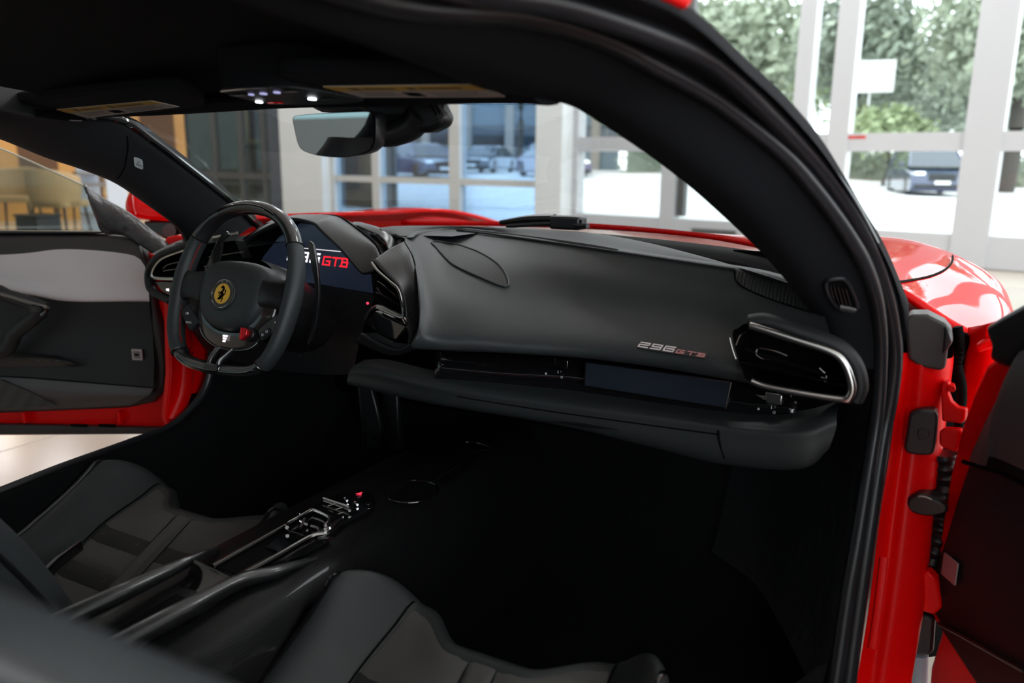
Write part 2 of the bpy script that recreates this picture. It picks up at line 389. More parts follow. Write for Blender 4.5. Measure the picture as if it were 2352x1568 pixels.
# --- glass doors on the sunny side
dd_ = empty('window_2', W(3, 0, 0), None, 'white framed sliding glass doors overlooking the parking lot', 'window', kind='structure')
mul = [(wa(1326), .06), (wa(1542), .10), (wa(1832), .09), (wa(1921), .11), (wa(2250), .17), (wa(2600), .17), (wa(2900), .17)]
for c, h in mul: loc(wbox('door_stile', c - h, c + h, -.09, .09, 0, 3.6, M_frame), dd_)
aend = mul[-1][0]
for z0, z1, dp in ((0, .33, .07), (1.17, 1.36, .07), (3.45, 3.6, .07)):
    for i in range(len(mul) - 1):
        loc(wbox('door_rail', mul[i][0], mul[i + 1][0], -dp, dp, z0, z1, M_frame), dd_)
for i in range(len(mul) - 1):
    for z0, z1 in ((.33, 1.17), (1.36, 3.45)):
        loc(wbox('pane', mul[i][0] + mul[i][1], mul[i + 1][0] - mul[i + 1][1], -.006, .006, z0, z1, GL_clear), dd_)
for uu in (1570, 2222):      # dark track beside two stiles
    c = wa(uu); loc(wbox('door_track', c - .045, c + .045, -.05, .05, .36, 3.45, M_dframe), dd_)
for u0, u1, zz in ((1602, 1706, .19), (2028, 2092, .19)):
    loc(wbox('lock_plate', wa(u0), wa(u1), -.085, -.07, zz - .035, zz + .035, M_dframe, bevel=.01), dd_)
rw = mat('red_lettering', (.75, .1, .09), .6)
for i in range(11):
    a = wa(1906) + i * (wa(1980) - wa(1906)) / 11; loc(wbox('red_mark', a, a + .05, -.074, -.07, 1.30, 1.335, rw), dd_)
wbx = wbox('wall_right', aend, aend + 6, -.1, .1, 0, 3.6, M_wallw); tag(wbx, 'white wall beyond the glass doors', 'wall', kind='structure')

# --- the dim office front to the left of the pier
of = empty('window_3', W(a_l - 3, 0, 0), None, 'dim glazed office front with grey bars beside the white pier', 'window', kind='structure')
ol = wa(235)
cuts = [ol, wa(345), wa(430), wa(500), wa(560), wa(612), a_l]
for i, c in enumerate(cuts):
    loc(wbox('mullion', c - .05, c + .05, -.06, .06, 0, 3.6, M_dframe), of)
for z0, z1 in ((0, .12), (.64, .76), (2.5, 2.6)):
    loc(wbox('transom', ol, a_l, -.05, .05, z0, z1, M_dframe), of)
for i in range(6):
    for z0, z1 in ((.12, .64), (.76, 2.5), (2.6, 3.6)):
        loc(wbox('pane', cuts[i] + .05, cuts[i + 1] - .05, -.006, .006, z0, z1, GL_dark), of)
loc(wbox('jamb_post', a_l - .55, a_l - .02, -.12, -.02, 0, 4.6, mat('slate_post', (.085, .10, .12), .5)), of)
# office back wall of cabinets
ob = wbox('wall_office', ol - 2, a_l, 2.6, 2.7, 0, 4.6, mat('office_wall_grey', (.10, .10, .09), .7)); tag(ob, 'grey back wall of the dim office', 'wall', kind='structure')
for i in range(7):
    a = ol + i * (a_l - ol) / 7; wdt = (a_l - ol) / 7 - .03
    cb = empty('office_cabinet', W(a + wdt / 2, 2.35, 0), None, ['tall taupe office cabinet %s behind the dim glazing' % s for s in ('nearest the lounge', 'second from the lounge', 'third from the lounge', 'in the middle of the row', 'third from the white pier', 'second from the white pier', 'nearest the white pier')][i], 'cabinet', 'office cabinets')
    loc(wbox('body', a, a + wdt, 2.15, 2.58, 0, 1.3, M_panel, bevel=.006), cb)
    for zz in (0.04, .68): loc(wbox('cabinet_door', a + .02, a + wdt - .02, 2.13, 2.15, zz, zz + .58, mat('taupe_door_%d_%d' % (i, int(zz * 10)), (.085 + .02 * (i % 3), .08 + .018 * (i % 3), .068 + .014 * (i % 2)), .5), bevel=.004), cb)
pf = empty('picture_frame', W(wa(460), 2.5, 1.55), None, 'wide framed picture with pale gold border on the office wall', 'picture')
pa0, pa1 = wa(352) , wa(580)
for x0, x1, z0, z1 in ((pa0, pa1, 1.42, 1.52), (pa0, pa1, 2.5, 2.6), (pa0, pa0 + .1, 1.52, 2.5), (pa1 - .1, pa1, 1.52, 2.5)):
    loc(wbox('frame', x0, x1, 2.5, 2.58, z0, z1, mat('pale_gold_%d' % int(x0 * 100), (.36, .34, .22), .5)), pf)
loc(wbox('canvas', pa0 + .1, pa1 - .1, 2.54, 2.58, 1.52, 2.5, mat('picture_ink', (.07, .06, .09), .6, var=(1.3, (.10, .09, .16)))), pf)
lb = empty('globe_lamp', W(wa(597), 1.6, 0), None, 'white globe floor lamp standing inside the dim office', 'lamp')
c = W(wa(600), 1.6, 0)
vs = []; G = []
for i in range(9):
    a = -PI / 2 + PI * i / 8; G.append([c + V((.17 * math.cos(a) * math.cos(2 * PI * j / 14), .17 * math.cos(a) * math.sin(2 * PI * j / 14), 1.62 + .2 * math.sin(a))) for j in range(14)])
loc(grid_mesh('globe', G, mat('frosted_globe', (.5, .52, .54), .4, emit=(.9, .95, 1), estr=.25), closev=True), lb)
loc(cyl('pole', c + V((0, 0, .03)), c + V((0, 0, 1.44)), .015, M_dframe), lb); loc(cyl('foot', c, c + V((0, 0, .03)), .15, M_dframe), lb)

# --- lounge: amber wall, tables and chairs
def face(u): r = ray(u, 400); return math.atan2(r.y, r.x)
lz = face(-60) - PI / 2
lp_ = box('wall_partition', ground(-60, 12.6, 1.7), (6.4, .15, 3.4), M_wood, rz=lz); tag(lp_, 'wood partition with warm light in its amber colour, directly behind the lounge chairs', 'wall', kind='structure')
for k_, (du, m_) in enumerate(((-.5, 0), (.9, 1), (1.9, 0), (2.75, 1))):
    d_ = V((math.cos(lz), math.sin(lz), 0)); o_ = box('wall_niche', ground(-60, 12.6, 1.15) + d_ * du - V((-d_.y, d_.x, 0)) * .085, (.55, .02, 1.5), M_brown if m_ else M_niche_glow, rz=lz); o_.parent = lp_
lw = wbox('wall_lounge', -26, ol - .05, -.2, .1, 0, 4.6, M_wood); tag(lw, 'amber lit wood panelled wall behind the lounge', 'wall', kind='structure')
def chair(name, p, rz, m, label):
    t = empty(name, p, None, label, 'chair', 'lounge chairs', rz=rz)
    seat = rrect(.52, .50, .08); F0 = Fr((0, 0, .43), (1, 0, 0), (0, 1, 0))
    plate('seat', seat, F0, .08, m, t, bevel=.02)
    rows = []
    for zz, rr in ((.46, .27), (.62, .29), (.80, .30), (.88, .29)):
        rows.append([V((rr * math.sin(a), .02 + rr * .95 * math.cos(a), zz - (.10 * (abs(a) / 1.7) ** 2 if zz > .7 else 0))) for a in [R(x) for x in range(-95, 96, 19)]])
    loft('backrest', rows, m, t, 8, 20, solid=.045)
    for sx in (-1, 1):
        for sy in (-1, 1):
            cyl('leg', (sx * .20, sy * .19, .44), (sx * .24, sy * .23, 0), .018, M_darkw, t, seg=8, r2=.012)
    return t
chair('lounge_chair', ground(30, 10.6), R(40), M_tan, 'tan tub chair at the edge of the lounge, farthest from the car')
chair('lounge_chair', ground(128, 9.6), R(-160), M_tan, 'tan tub chair in front of the low lounge table')
chair('lounge_chair', ground(178, 11.1), R(-60), M_brown, 'brown tub chair beside the blue glass end of the lounge')
def table(p, label):
    t = empty('lounge_table', p, None, label, 'table', 'lounge tables')
    cyl('table_top', (0, 0, .70), (0, 0, .735), .42, M_darkw, t, seg=32, bevel=.006); cyl('column', (0, 0, .03), (0, 0, .70), .035, M_darkw, t); cyl('foot', (0, 0, 0), (0, 0, .03), .26, M_darkw, t, seg=28)
table(ground(-75, 11.0), 'round dark pedestal table at the outer edge of the lounge')
bag = empty('floor_bin', ground(75, 9.2), None, 'black box standing on the floor in front of the lounge chairs', 'box')
box('body', (0, 0, .17), (.42, .3, .34), M_black, bag, bevel=.02); box('lid', (0, 0, .35), (.44, .32, .03), M_black, bag, bevel=.01)
sg = empty('brochure_stand', ground(232, 10.4), None, 'pale metal brochure stand with shelves beside the lounge', 'stand')
for sx in (-.28, .28): box('post', (sx, 0, .75), (.03, .3, 1.5), M_frame, sg)
for i, zz in enumerate((.3, .68, .82, 1.1)): box('shelf', (0, 0, zz), (.56, .3, .03), M_frame, sg)
# warm lamps of the lounge
for i, (uu, D) in enumerate(((-60, 11.0), (90, 13.2), (20, 13.6))):
    p = ground(uu, D)
    t = empty('pendant_lamp', (p.x, p.y, 0), None, ['warm pendant lamp over the lounge chairs', 'warm pendant lamp nearest the brochure stand', 'warm pendant lamp close to the wood wall'][i], 'lamp', 'lounge pendants')
    cyl('shade', (0, 0, 2.55), (0, 0, 2.85), .28, M_black, t, r2=.12); cyl('diffuser', (0, 0, 2.53), (0, 0, 2.555), .26, M_warm, t); cyl('cord', (0, 0, 2.85), (0, 0, 4.6), .006, M_black, t, seg=6)
# ceiling lights of the showroom
n = 0
names = {}
for i in range(-5, 3):
    for j in range(0, 2):
        p = W(i * 2.9 + 1.2, -1.3 - j * 3.0, 4.59)
        t = empty('ceiling_light', p, None, 'square white ceiling light panel in the showroom grid', 'light', 'showroom ceiling lights', rz=WROT)
        box('frame', (0, 0, -.01), (.66, .66, .02), M_frame, t); box('diffuser', (0, 0, -.024), (.6, .6, .008), M_lamp, t)

# ================================================================== OUTSIDE
def hgt(a):     # the lot climbs gently towards the left of the shop front
    t = min(1, max(0, (-a + 1) / 12)); return .55 * t * t * (3 - 2 * t)
G = []
for i in range(40):
    b = .12 + 80 * (i / 39) ** 1.6; ramp = min(1, b / 22)
    G.append([W(-40 + 90 * j / 44, b, hgt(-40 + 90 * j / 44) * ramp - .01) for j in range(45)])
gr = grid_mesh('ground', G, M_lot); tag(gr, 'pale concrete parking lot outside the shop front', 'ground', kind='structure')
def gz(p):
    q = p - A0; a, b = q.dot(E1), q.dot(E2); return hgt(a) * min(1, b / 22)
def og(u, D):
    p = ground(u, D); p.z = gz(p); return p
def parked(name, p, rz, L, Wd, H, body, label, suv=False):
    t = empty(name, p, None, label, 'car', 'parked cars outside', rz=rz)
    bm_ = mat(name + '_paint_%d' % len(MATS), body, .2, coat=1)
    gl_ = MATS.get('parked_glass') or mat('parked_glass', (.02, .03, .045), .05, coat=.5)
    h2 = H * (.56 if suv else .58)
    side = [(-.5, .18), (-.5, .42), (-.47, h2 / H), (-.2, h2 / H + .03), (.2, h2 / H + .03), (.42, h2 / H - .05), (.49, .45), (.5, .2), (.47, .13), (-.47, .13)]
    rows = []
    for s, k2 in ((-1, .90), (-.97, .97), (-.8, 1), (.8, 1), (.97, .97), (1, .90)):
        rows.append([V((x * L * (.98 if abs(s) > .95 else 1), s * Wd / 2, .1 + (z - .1) * H * (1 if abs(s) < .99 else .97))) for x, z in side])
    vs = [q for r in rows for q in r]; n_ = len(side); fs = [tuple(range(n_)), tuple(range(5 * n_, 6 * n_))]
    for i in range(5):
        for j in range(n_): fs.append((i * n_ + j, i * n_ + (j + 1) % n_, (i + 1) * n_ + (j + 1) % n_, (i + 1) * n_ + j))
    mesh('body', vs, fs, bm_, t, bevel=.03, seg=2)
    zb = h2 + .01; top = H * .97
    bt = (-.44, .30) if suv else (-.40, .26); tp = (-.38, .12) if suv else (-.20, .08)
    vs = []
    for zz, (xa, xb), ww in ((zb, bt, .46), (top - .05, tp, .37), (top, (tp[0] + .03, tp[1] - .03), .34)):
        vs += [V((xa * L, -ww * Wd, zz)), V((xb * L, -ww * Wd, zz)), V((xb * L, ww * Wd, zz)), V((xa * L, ww * Wd, zz))]
    mesh('glasshouse', vs[:8], [(0, 1, 5, 4), (1, 2, 6, 5), (2, 3, 7, 6), (3, 0, 4, 7)], gl_, t, bevel=.02)
    mesh('roof', vs[4:], [(0, 1, 5, 4), (1, 2, 6, 5), (2, 3, 7, 6), (3, 0, 4, 7), (4, 5, 6, 7)], bm_, t, bevel=.03)
    for (a, b) in ((0, 4), (1, 5), (2, 6), (3, 7)):
        tube('pillar', [vs[a], vs[b]], .035, bm_, t, n=2, seg=8)
    wr = .34 if suv else .32
    for sx in (-.32, .31):
        for sy in (-1, 1):
            wh = cyl('wheel', (sx * L, sy * (Wd / 2 - .20), wr), (sx * L, sy * (Wd / 2 + .01), wr), wr, M_black, t, seg=24, bevel=.03)
            cyl('hubcap', (sx * L, sy * (Wd / 2 + .005), wr), (sx * L, sy * (Wd / 2 + .02), wr), wr * .62, M_dchrome, wh, seg=16)
    for sy in (-1, 1):
        box('headlight', (.485 * L, sy * Wd * .36, H * .43), (.10, .34, .12), M_bright, t, bevel=.03)
        box('tail_light', (-.495 * L, sy * Wd * .36, H * .46), (.05, .3, .12), M_red, t, bevel=.02)
        box('door_mirror', (.2 * L, sy * (Wd / 2 + .08), H * .62), (.1, .16, .12), bm_, t, bevel=.03)
    box('grille', (.497 * L, 0, H * .36), (.04, Wd * .44, .24), M_black, t, bevel=.02)
    box('bumper', (.49 * L, 0, H * .19), (.1, Wd * .9, .16), M_satin, t, bevel=.04)
    box('number_plate', (.515 * L, 0, H * .26), (.01, .5, .11), M_white, t)
    return t
def face(u): r = ray(u, 400); return math.atan2(r.y, r.x)
parked('parked_suv', og(2128, 30), face(2110) + PI + R(12), 4.8, 2.0, 1.78, (.03, .045, .10), 'dark blue SUV parked outside, facing the glass doors', True)
parked('parked_car', og(968, 34.5), face(975) + R(205), 4.5, 1.85, 1.46, (.03, .05, .12), 'dark blue sedan behind the blue windows, nearest the rear-view mirror')
parked('parked_car', og(1118, 41), face(1118) + R(160), 4.4, 1.85, 1.34, (.03, .04, .07), 'black low car between two other cars behind the blue windows')
parked('parked_car', og(1268, 34), face(1262) + R(200), 4.4, 1.85, 1.42, (.05, .03, .10), 'purple black car behind the blue windows, nearest the corner post')
parked('parked_car', og(830, 36), face(830) + R(160), 4.5, 1.85, 1.46, (.35, .36, .38), 'silver car hidden mostly behind the rear-view mirror')
# parking stall lines
for i, uu in enumerate(range(700, 1400, 80)):
    p = og(uu, 17.5); d = face(uu) + R(60)
    o = box('parking_line', p + V((0, 0, .004)), (3.6, .1, .008), M_paint, rz=d); tag(o, 'white painted parking stall line on the concrete lot', 'line', 'parking stall lines', kind='structure')
# kerb, mulch bed, hedge
def strip(name, pts, wdt, z0, z1, m):
    P = crv(pts, 24); G = []
    for i, p in enumerate(P):
        t = (P[min(i + 1, 23)] - P[max(i - 1, 0)]).normalized(); s = V((-t.y, t.x, 0)); zz = gz(p)
        G.append([V((p.x, p.y, zz + z0)) - s * wdt / 2, V((p.x, p.y, zz + z1)) - s * wdt / 2, V((p.x, p.y, zz + z1)) + s * wdt / 2, V((p.x, p.y, zz + z0)) + s * wdt / 2])
    return grid_mesh(name, G, m, smooth=False)
kl = [og(1300, 33), og(1500, 33), og(1750, 36), og(2050, 37), og(2400, 35)]
o = strip('kerb', kl, .3, -.05, .14, M_paint); tag(o, 'white kerb at the far edge of the parking lot', 'kerb', kind='structure')
fw = [p + (p - CAM).normalized() * 2.2 for p in kl]; fw = [V((p.x, p.y, 0)) for p in fw]
o = strip('mulch_bed', fw, 4.0, -.05, .10, M_mulch); tag(o, 'brown mulch bed behind the white kerb', 'bed', kind='structure')
def leaves(n, fn, size):
    vs, fs = [], []
    for i in range(n):
        p = fn(); a = V((random.gauss(0, 1), random.gauss(0, 1), random.gauss(0, 1))).normalized(); b = a.cross(V((random.random(), random.random(), random.random()))).normalized(); s = size * random.uniform(.6, 1.4)
        k_ = len(vs); vs += [p - a * s, p + b * s * .55, p + a * s, p - b * s * .55]; fs.append((k_, k_ + 1, k_ + 2, k_ + 3))
    return vs, fs
def hedge(u0, u1, D, h, label, m):
    t = empty('hedge', og((u0 + u1) / 2, D), None, label, 'hedge'); a, b = og(u0, D), og(u1, D)
    n_ = int((b - a).length * 260)
    def fn():
        s = random.random(); p = a.lerp(b, s); return p + V((random.uniform(-.7, .7), random.uniform(-.7, .7), h * random.random() ** .7))
    vs, fs = leaves(n_, fn, .12); o = mesh('foliage', vs, fs, m, None, smooth=False, recalc=False); loc(o, t)
    o2 = mesh('core', *boxv(a, b, .8, h * .85), M_leaf[1]); loc(o2, t)
def boxv(a, b, wd, h):
    t = (b - a).normalized(); s = V((-t.y, t.x, 0)) * wd / 2
    vs = [a - s, b - s, b + s, a + s]; vs = vs + [v + V((0, 0, h)) for v in vs]
    return vs, [(0, 1, 2, 3), (4, 5, 6, 7), (0, 1, 5, 4), (1, 2, 6, 5), (2, 3, 7, 6), (3, 0, 4, 7)]
hedge(1440, 1900, 41, 1.35, 'clipped green hedge behind the mulch bed, on the driver side of the SUV', M_leaf[0])
hedge(1900, 2500, 39, 1.45, 'clipped green hedge running behind the parked SUV', M_leaf[0])
def tree(u, D, h, rad, zc, m, label, nl=3800, trunk_lean=0, ls=.16, tr=.22):
    p = og(u, D); t = empty('tree', p, None, label, 'tree', 'trees outside')
    top = p + V((trunk_lean, 0, zc - rad * .3))
    tk = tube('trunk', [p, p.lerp(top, .5) + V((.15, 0, 0)), top], [tr, tr * .8, tr * .5], M_bark, None, n=8, seg=10); loc(tk, t)
    cl = []
    for i in range(26):
        a = random.uniform(0, 2 * PI); e = random.uniform(-.7, 1); rr = rad * random.uniform(.35, 1)
        q = p + V((trunk_lean + rr * math.cos(a) * math.cos(e), rr * math.sin(a) * math.cos(e), zc + rr * .72 * math.sin(e))); cl.append(q)
        if i < 9: loc(tube('branch', [top, top.lerp(q, .5) + V((0, 0, .2)), q], [tr * .35, tr * .2, .02], M_bark, None, n=6, seg=6), t)
    def fn():
        q = random.choice(cl); return q + V((random.gauss(0, rad * .20), random.gauss(0, rad * .20), random.gauss(0, rad * .15)))
    vs, fs = leaves(nl, fn, ls); o = mesh('crown', vs, fs, m, None, smooth=False, recalc=False); o['kind'] = 'stuff'; loc(o, t)
tree(1610, 36, 9, 3.8, 5.2, M_leaf[0], 'leafy tree whose crown fills the upper pane beside the black pillar', 6000, ls=.24)
tree(1785, 58, 8, 5.0, 6.4, M_leaf[2], 'light green tree behind the first white door stile', 6500, ls=.26)
tree(1955, 46, 10, 4.4, 6.2, M_leaf[1], 'tall dark green tree in the middle of the wide glass pane', 7000, ls=.24)
tree(2125, 66, 9, 5.2, 6.6, M_leaf[1], 'dense olive green tree directly above the parked SUV', 8000, ls=.28)
tree(2310, 34, 8, 3.8, 5.8, M_leaf[0], 'dark trunked tree seen in the outermost pane', 6000, ls=.2, tr=.42)
tree(2030, 36, 3, 1.5, 2.3, M_leaf[2], 'low bright green shrub tree below the tall dark tree', 2600, ls=.18, tr=.1)
tree(1450, 57, 8, 4.0, 5.6, M_leaf[0], 'small crowned tree seen through the windscreen corner', 4500, ls=.26)
tree(1690, 74, 9, 6.0, 6.0, M_leaf[0], 'broad pale tree far behind the other trees, beside the black pillar', 7000, ls=.32)
tree(2030, 80, 9, 6.2, 5.6, M_leaf[1], 'broad grey green tree far behind the white board', 7500, ls=.32)
tree(2260, 97, 9, 4.6, 6.4, M_leaf[1], 'grey green tree far behind the widest white stile', 6000, ls=.3)
tree(1190, 47, 11, 3.6, 7.5, M_leaf[1], 'dark tree rising behind the parked low cars', 4500, ls=.3)
tree(930, 54, 11, 3.6, 7.5, M_leaf[1], 'dark tree rising behind the parked blue sedan', 4500, ls=.3)
sg_o = empty('white_board', og(1978, 40), None, 'blank white board on a post, standing in for a white shape among the trees', 'blank_board')  # plain board added for a white shape of unclear nature
box('post', (0, 0, 2.3), (.09, .09, 4.6), M_paint, sg_o); box('board', (0, -.06, 5.0), (2.1, .06, 1.5), M_paint, sg_o, bevel=.01)
sg_o.rotation_euler.z = face(1978) - PI / 2
bd = empty('far_building', og(1080, 70), None, 'long grey building far behind the parked cars', 'building')
bp_ = [og(600, 70), og(1420, 66)]
loc(mesh('wall', *boxv(bp_[0], bp_[1], 6, 5.2), mat('far_wall_grey', (.16, .20, .23), .8)), bd)
bdir = (bp_[1] - bp_[0])
nrm = V((-bdir.y, bdir.x, 0)).normalized(); nrm = nrm if nrm.dot(CAM - bp_[0]) > 0 else -nrm
for i in range(9):
    q = bp_[0].lerp(bp_[1], .06 + i * .11) + nrm * 3.0
    loc(box('pillar', q + V((0, 0, 2.5)), (.7, .3, 5.0), mat('far_pillar_%d' % i, (.35, .30, .26), .8), rz=math.atan2(bdir.y, bdir.x)), bd)
    q = bp_[0].lerp(bp_[1], .115 + i * .11) + nrm * 3.02
    loc(box('far_window', q + V((0, 0, 2.6)), (2.6, .1, 1.6), MATS['parked_glass'], rz=math.atan2(bdir.y, bdir.x)), bd)
# ================================================================== THE CAR: body, glass, roof, pillars
car = empty('sports_car', (0, 0, 0), None, 'red two-seat sports car with black leather cabin and both doors open', 'car')
def part(name, label=None): return empty(name, (0, 0, 0), car, label)
def mx(p): return V((-p[0], p[1], p[2]))
# --- bonnet and front wings
hood = loft('bonnet', [[V((-.60, 2.0, .822)), V((-.26, 2.0, .833)), V((.05, 1.92, .846)), V((.36, 1.80, .846)), V((.57, 1.65, .838))],
    [V((x, 2.25, z)) for x, z in ((-.62, .82), (-.35, .80), (0, .79), (.35, .80), (.62, .82))],
    [V((x, 2.8, z)) for x, z in ((-.60, .73), (-.35, .70), (0, .69), (.35, .70), (.60, .73))],
    [V((x, 3.35, z)) for x, z in ((-.5, .55), (-.3, .53), (0, .52), (.3, .53), (.5, .55))]], M_red, car, 20, 30, solid=.012)
FW = [(1.42, (.725, .832), (.80, .798), (.87, .752), (.95, .712), (.985, .62)),
      (1.62, (.69, .832), (.79, .802), (.89, .766), (.965, .72), (1.0, .60)),
      (1.92, (.64, .826), (.77, .818), (.90, .784), (.985, .72), (1.015, .58)),
      (2.35, (.62, .810), (.77, .808), (.90, .766), (.985, .70), (1.015, .56)),
      (2.9, (.60, .70), (.74, .70), (.84, .66), (.91, .58), (.93, .42))]
for sg_ in (1, -1):
    wg_ = loft('front_wing', [[V((sg_ * x, yy, z + (.026 if sg_ < 0 else 0))) for x, z in r] for yy, *r in FW], M_red, car, 28, 30, solid=.012)
    if sg_ > 0:
        tw_ = bvh(wg_); gp = [cast(tw_, u, v, .001) for u, v in ((2050, 650), (2100, 643), (2140, 634), (2170, 620), (2186, 603), (2188, 588))]
        gp = [p for p in gp if p]
        if len(gp) > 2: tube('panel_gap', gp, .0022, M_ink, car, n=24, seg=6)
# --- black scuttle, wiper
loft('scuttle', [[V((-.78, 1.42, .80)), V((-.5, 1.92, .812)), V((0, 1.90, .825)), V((.5, 1.66, .828)), V((.68, 1.40, .822))],
                 [V((-.74, 1.30, .805)), V((-.5, 1.66, .822)), V((0, 1.74, .830)), V((.5, 1.54, .834)), V((.68, 1.30, .824))],
                 [V((-.70, 1.26, .80)), V((-.5, 1.54, .81)), V((0, 1.66, .815)), V((.5, 1.49, .82)), V((.70, 1.24, .80))]], M_ink, car, 10, 40, solid=.01)
wp = part('wiper')
a = Q(1150, 512, y=1.75); b = Q(1265, 503, y=1.72); c_ = Q(1345, 518, y=1.66)
tube('wiper_arm', [Q(1150, 511, y=1.76), Q(1215, 504, y=1.74), Q(1275, 503, y=1.71)], [.006, .011, .012], M_satin, wp, n=12, seg=8)
box('wiper_pivot', Q(1305, 511, y=1.68), (.075, .05, .03), M_satin, wp, bevel=.006)
tube('wiper_blade', [Q(1165, 519, y=1.74), Q(1260, 514, y=1.70), Q(1350, 519, y=1.64)], .006, M_rubber, wp, n=8, seg=6)
cyl('nozzle', Q(1336, 520, y=1.66), Q(1336, 504, y=1.66), .006, M_satin, wp, r2=.003)
# --- windscreen
GT = [V((-.575, 1.03, 1.078)), V((-.3, 1.03, 1.096)), V((0, 1.03, 1.102)), V((.3, 1.0, 1.092)), V((.52, .93, 1.072))]
GB = [V((-.79, 1.40, .835)), V((-.5, 1.66, .850)), V((0, 1.80, .855)), V((.5, 1.62, .858)), V((.735, 1.34, .845))]
GM = [(p.lerp(q, .5) + V((0, .03, .025))) for p, q in zip(GT, GB)]
loft('windscreen', [GB, GM, GT], GL_wind, car, 12, 24)
# --- roof skin and lining
def rz(x, y): return 1.187 - .16 * x * x / (.55 ** 2) * .55 - .05 * max(0, y - .35) ** 2 / .3 - .03 * max(0, -y) ** 2
G = []
for i in range(16):
    y = -.5 + 1.48 * i / 15; wdt = .605 if y < .45 else .605 - .24 * ((y - .45) / .53) ** 1.2
    G.append([V((wdt * (j / 15 * 2 - 1), y, 0)) for j in range(16)])
for r in G:
    for p in r:
        yy = p.y; cz = 1.187 - .13 * max(0, yy - .45) ** 2 ; p.z = cz - .075 * abs(p.x / .62) ** 2.6
grid_mesh('roof', G, M_red, car, solid=.012)
G = []
for i in range(20):
    y = -.45 + 1.49 * i / 19; t = max(0, (y - .25) / .66)
    G.append([V((.53 * s * (1 - .12 * t * t), y - .07 * abs(s) ** 2 * t, 1.166 - .046 * t ** 1.8 - .020 * abs(s) ** 3)) for s in [j / 11 - 1 for j in range(23)]])
lin = grid_mesh('roof_lining', G, M_suede, car)
# header band above the windscreen
hd_ = [Q(225, 254, x=-.56)] + [p for p in [Q(330, 250, y=.975), Q(420, 245, y=.975), Q(500, 240, y=.975), Q(660, 230, y=.975), Q(860, 224, y=.945), Q(1030, 217, y=.895), Q(1180, 214, y=.85), Q(1262, 216, y=.805)]]
tube('header_trim', hd_, (.020, .012), M_suede, car, n=40, seg=12)
loft('header_backing', [[p + V((0, .012, 0)) for p in hd_], [p + V((0, .045, .10)) for p in hd_]], M_suede, car, 4, 40)
# --- passenger side: pillar trim, seals
IN = [(1100, 200, .76), (1265, 222, .81), (1400, 295, .86), (1550, 400, .93), (1650, 485, 1.0), (1750, 580, 1.07), (1820, 660, 1.13), (1872, 728, 1.18), (1890, 780, 1.19)]
S2 = [(880, 0, .50), (1200, 35, .63), (1380, 85, .71), (1500, 145, .765), (1626, 214, .83), (1730, 291, .885), (1806, 356, .93), (1863, 421, .97), (1921, 497, 1.02), (1959, 555, 1.06), (1986, 605, 1.095), (2010, 675, 1.14), (2022, 760, 1.185), (2022, 850, 1.21), (2016, 940, 1.215), (2002, 1036, 1.205), (1970, 1235, 1.155), (1948, 1362, 1.115), (1922, 1543, 1.045), (1905, 1660, .99)]
S1 = [(1020, -45, .48), (1290, 8, .60), (1500, 77, .70), (1615, 126, .765), (1691, 184, .815), (1768, 260, .875), (1825, 318, .92), (1883, 383, .965), (1940, 459, 1.015), (1978, 524, 1.06), (2009, 589, 1.11), (2038, 680, 1.165), (2052, 760, 1.205), (2055, 830, 1.225), (2044, 920, 1.23), (2028, 1000, 1.225), (1995, 1217, 1.175), (1975, 1362, 1.13), (1953, 1525, 1.065), (1938, 1660, 1.0)]
OU = [(1330, -55, .52), (1490, 0, .62), (1557, 29, .665), (1626, 80, .72), (1714, 164, .79), (1775, 218, .84), (1829, 275, .885), (1883, 340, .93), (1932, 417, .98), (1986, 509, 1.045), (2036, 593, 1.11), (2088, 715, 1.20)]
c3 = lambda L: [Q(a, b, y=y) for a, b, y in L]
inn, s2, s1, ou = c3(IN), c3(S2), c3(S1), c3(OU)
back = [V((.50, -.5, 1.105)), V((.505, .0, 1.115))]
s2 = [V((.475, -.5, 1.105)), V((.475, .2, 1.115))] + s2
s1 = [V((.53, -.5, 1.105)), V((.53, .2, 1.118))] + s1
ou = [V((.60, -.5, 1.105)), V((.605, .25, 1.118))] + ou
inn = [V((.36, -.5, 1.13)), V((.36, .2, 1.135))] + inn
pil = part('pillar_trim', 'black pillar and roof rail trim on the passenger side')
top2 = s2[:len(inn)]
ic = crv(inn, 40); sc_ = crv(s2[:16], 40)
fw_ = [p + V((.012, .045, .004)) for p in ic]
midr = [ic[i].lerp(sc_[i], .5) + V((-.006, -.012, -.012)) for i in range(40)]
m35 = [ic[i].lerp(sc_[i], .2) + V((-.004, -.006, -.008)) for i in range(40)]
m8 = [ic[i].lerp(sc_[i], .85) + V((0, -.004, -.004)) for i in range(40)]
tp_ = loft('trim_panel', [fw_, ic, m35, midr, m8, sc_], M_suede, pil, 24, 90)
tube('inner_seal', s2, (.010, .010), M_rubber, pil, n=130, seg=12, up=(1, -.35, .2))
tube('outer_seal', s1, (.011, .011), M_rubber, pil, n=130, seg=12, up=(1, -.35, .2))
sA, sB, oC = crv(s2, 110), crv(s1, 110), crv(ou, 60)
loft('seal_channel', [[p + V((-.004, .012, .010)) for p in sA], [sA[i].lerp(sB[i], .5) + V((-.002, .016, .008)) for i in range(110)], [p + V((0, .014, .004)) for p in sB]], M_satin, pil, 8, 110)
s1t = crv(s1[:16], 60)
loft('window_channel', [[s1t[i] + V((0, .012, .006)) for i in range(60)], [s1t[i].lerp(oC[i], .5) + V((.006, -.004, .002)) for i in range(60)], [p for p in oC], [p + V((-.004, .03, .012)) for p in oC]], M_suede, pil, 12, 80)
rd = [p + V((.0, .012, .012)) for p in ou[:5]]
tube('roof_edge', rd, .008, M_red, pil, n=30, seg=10)
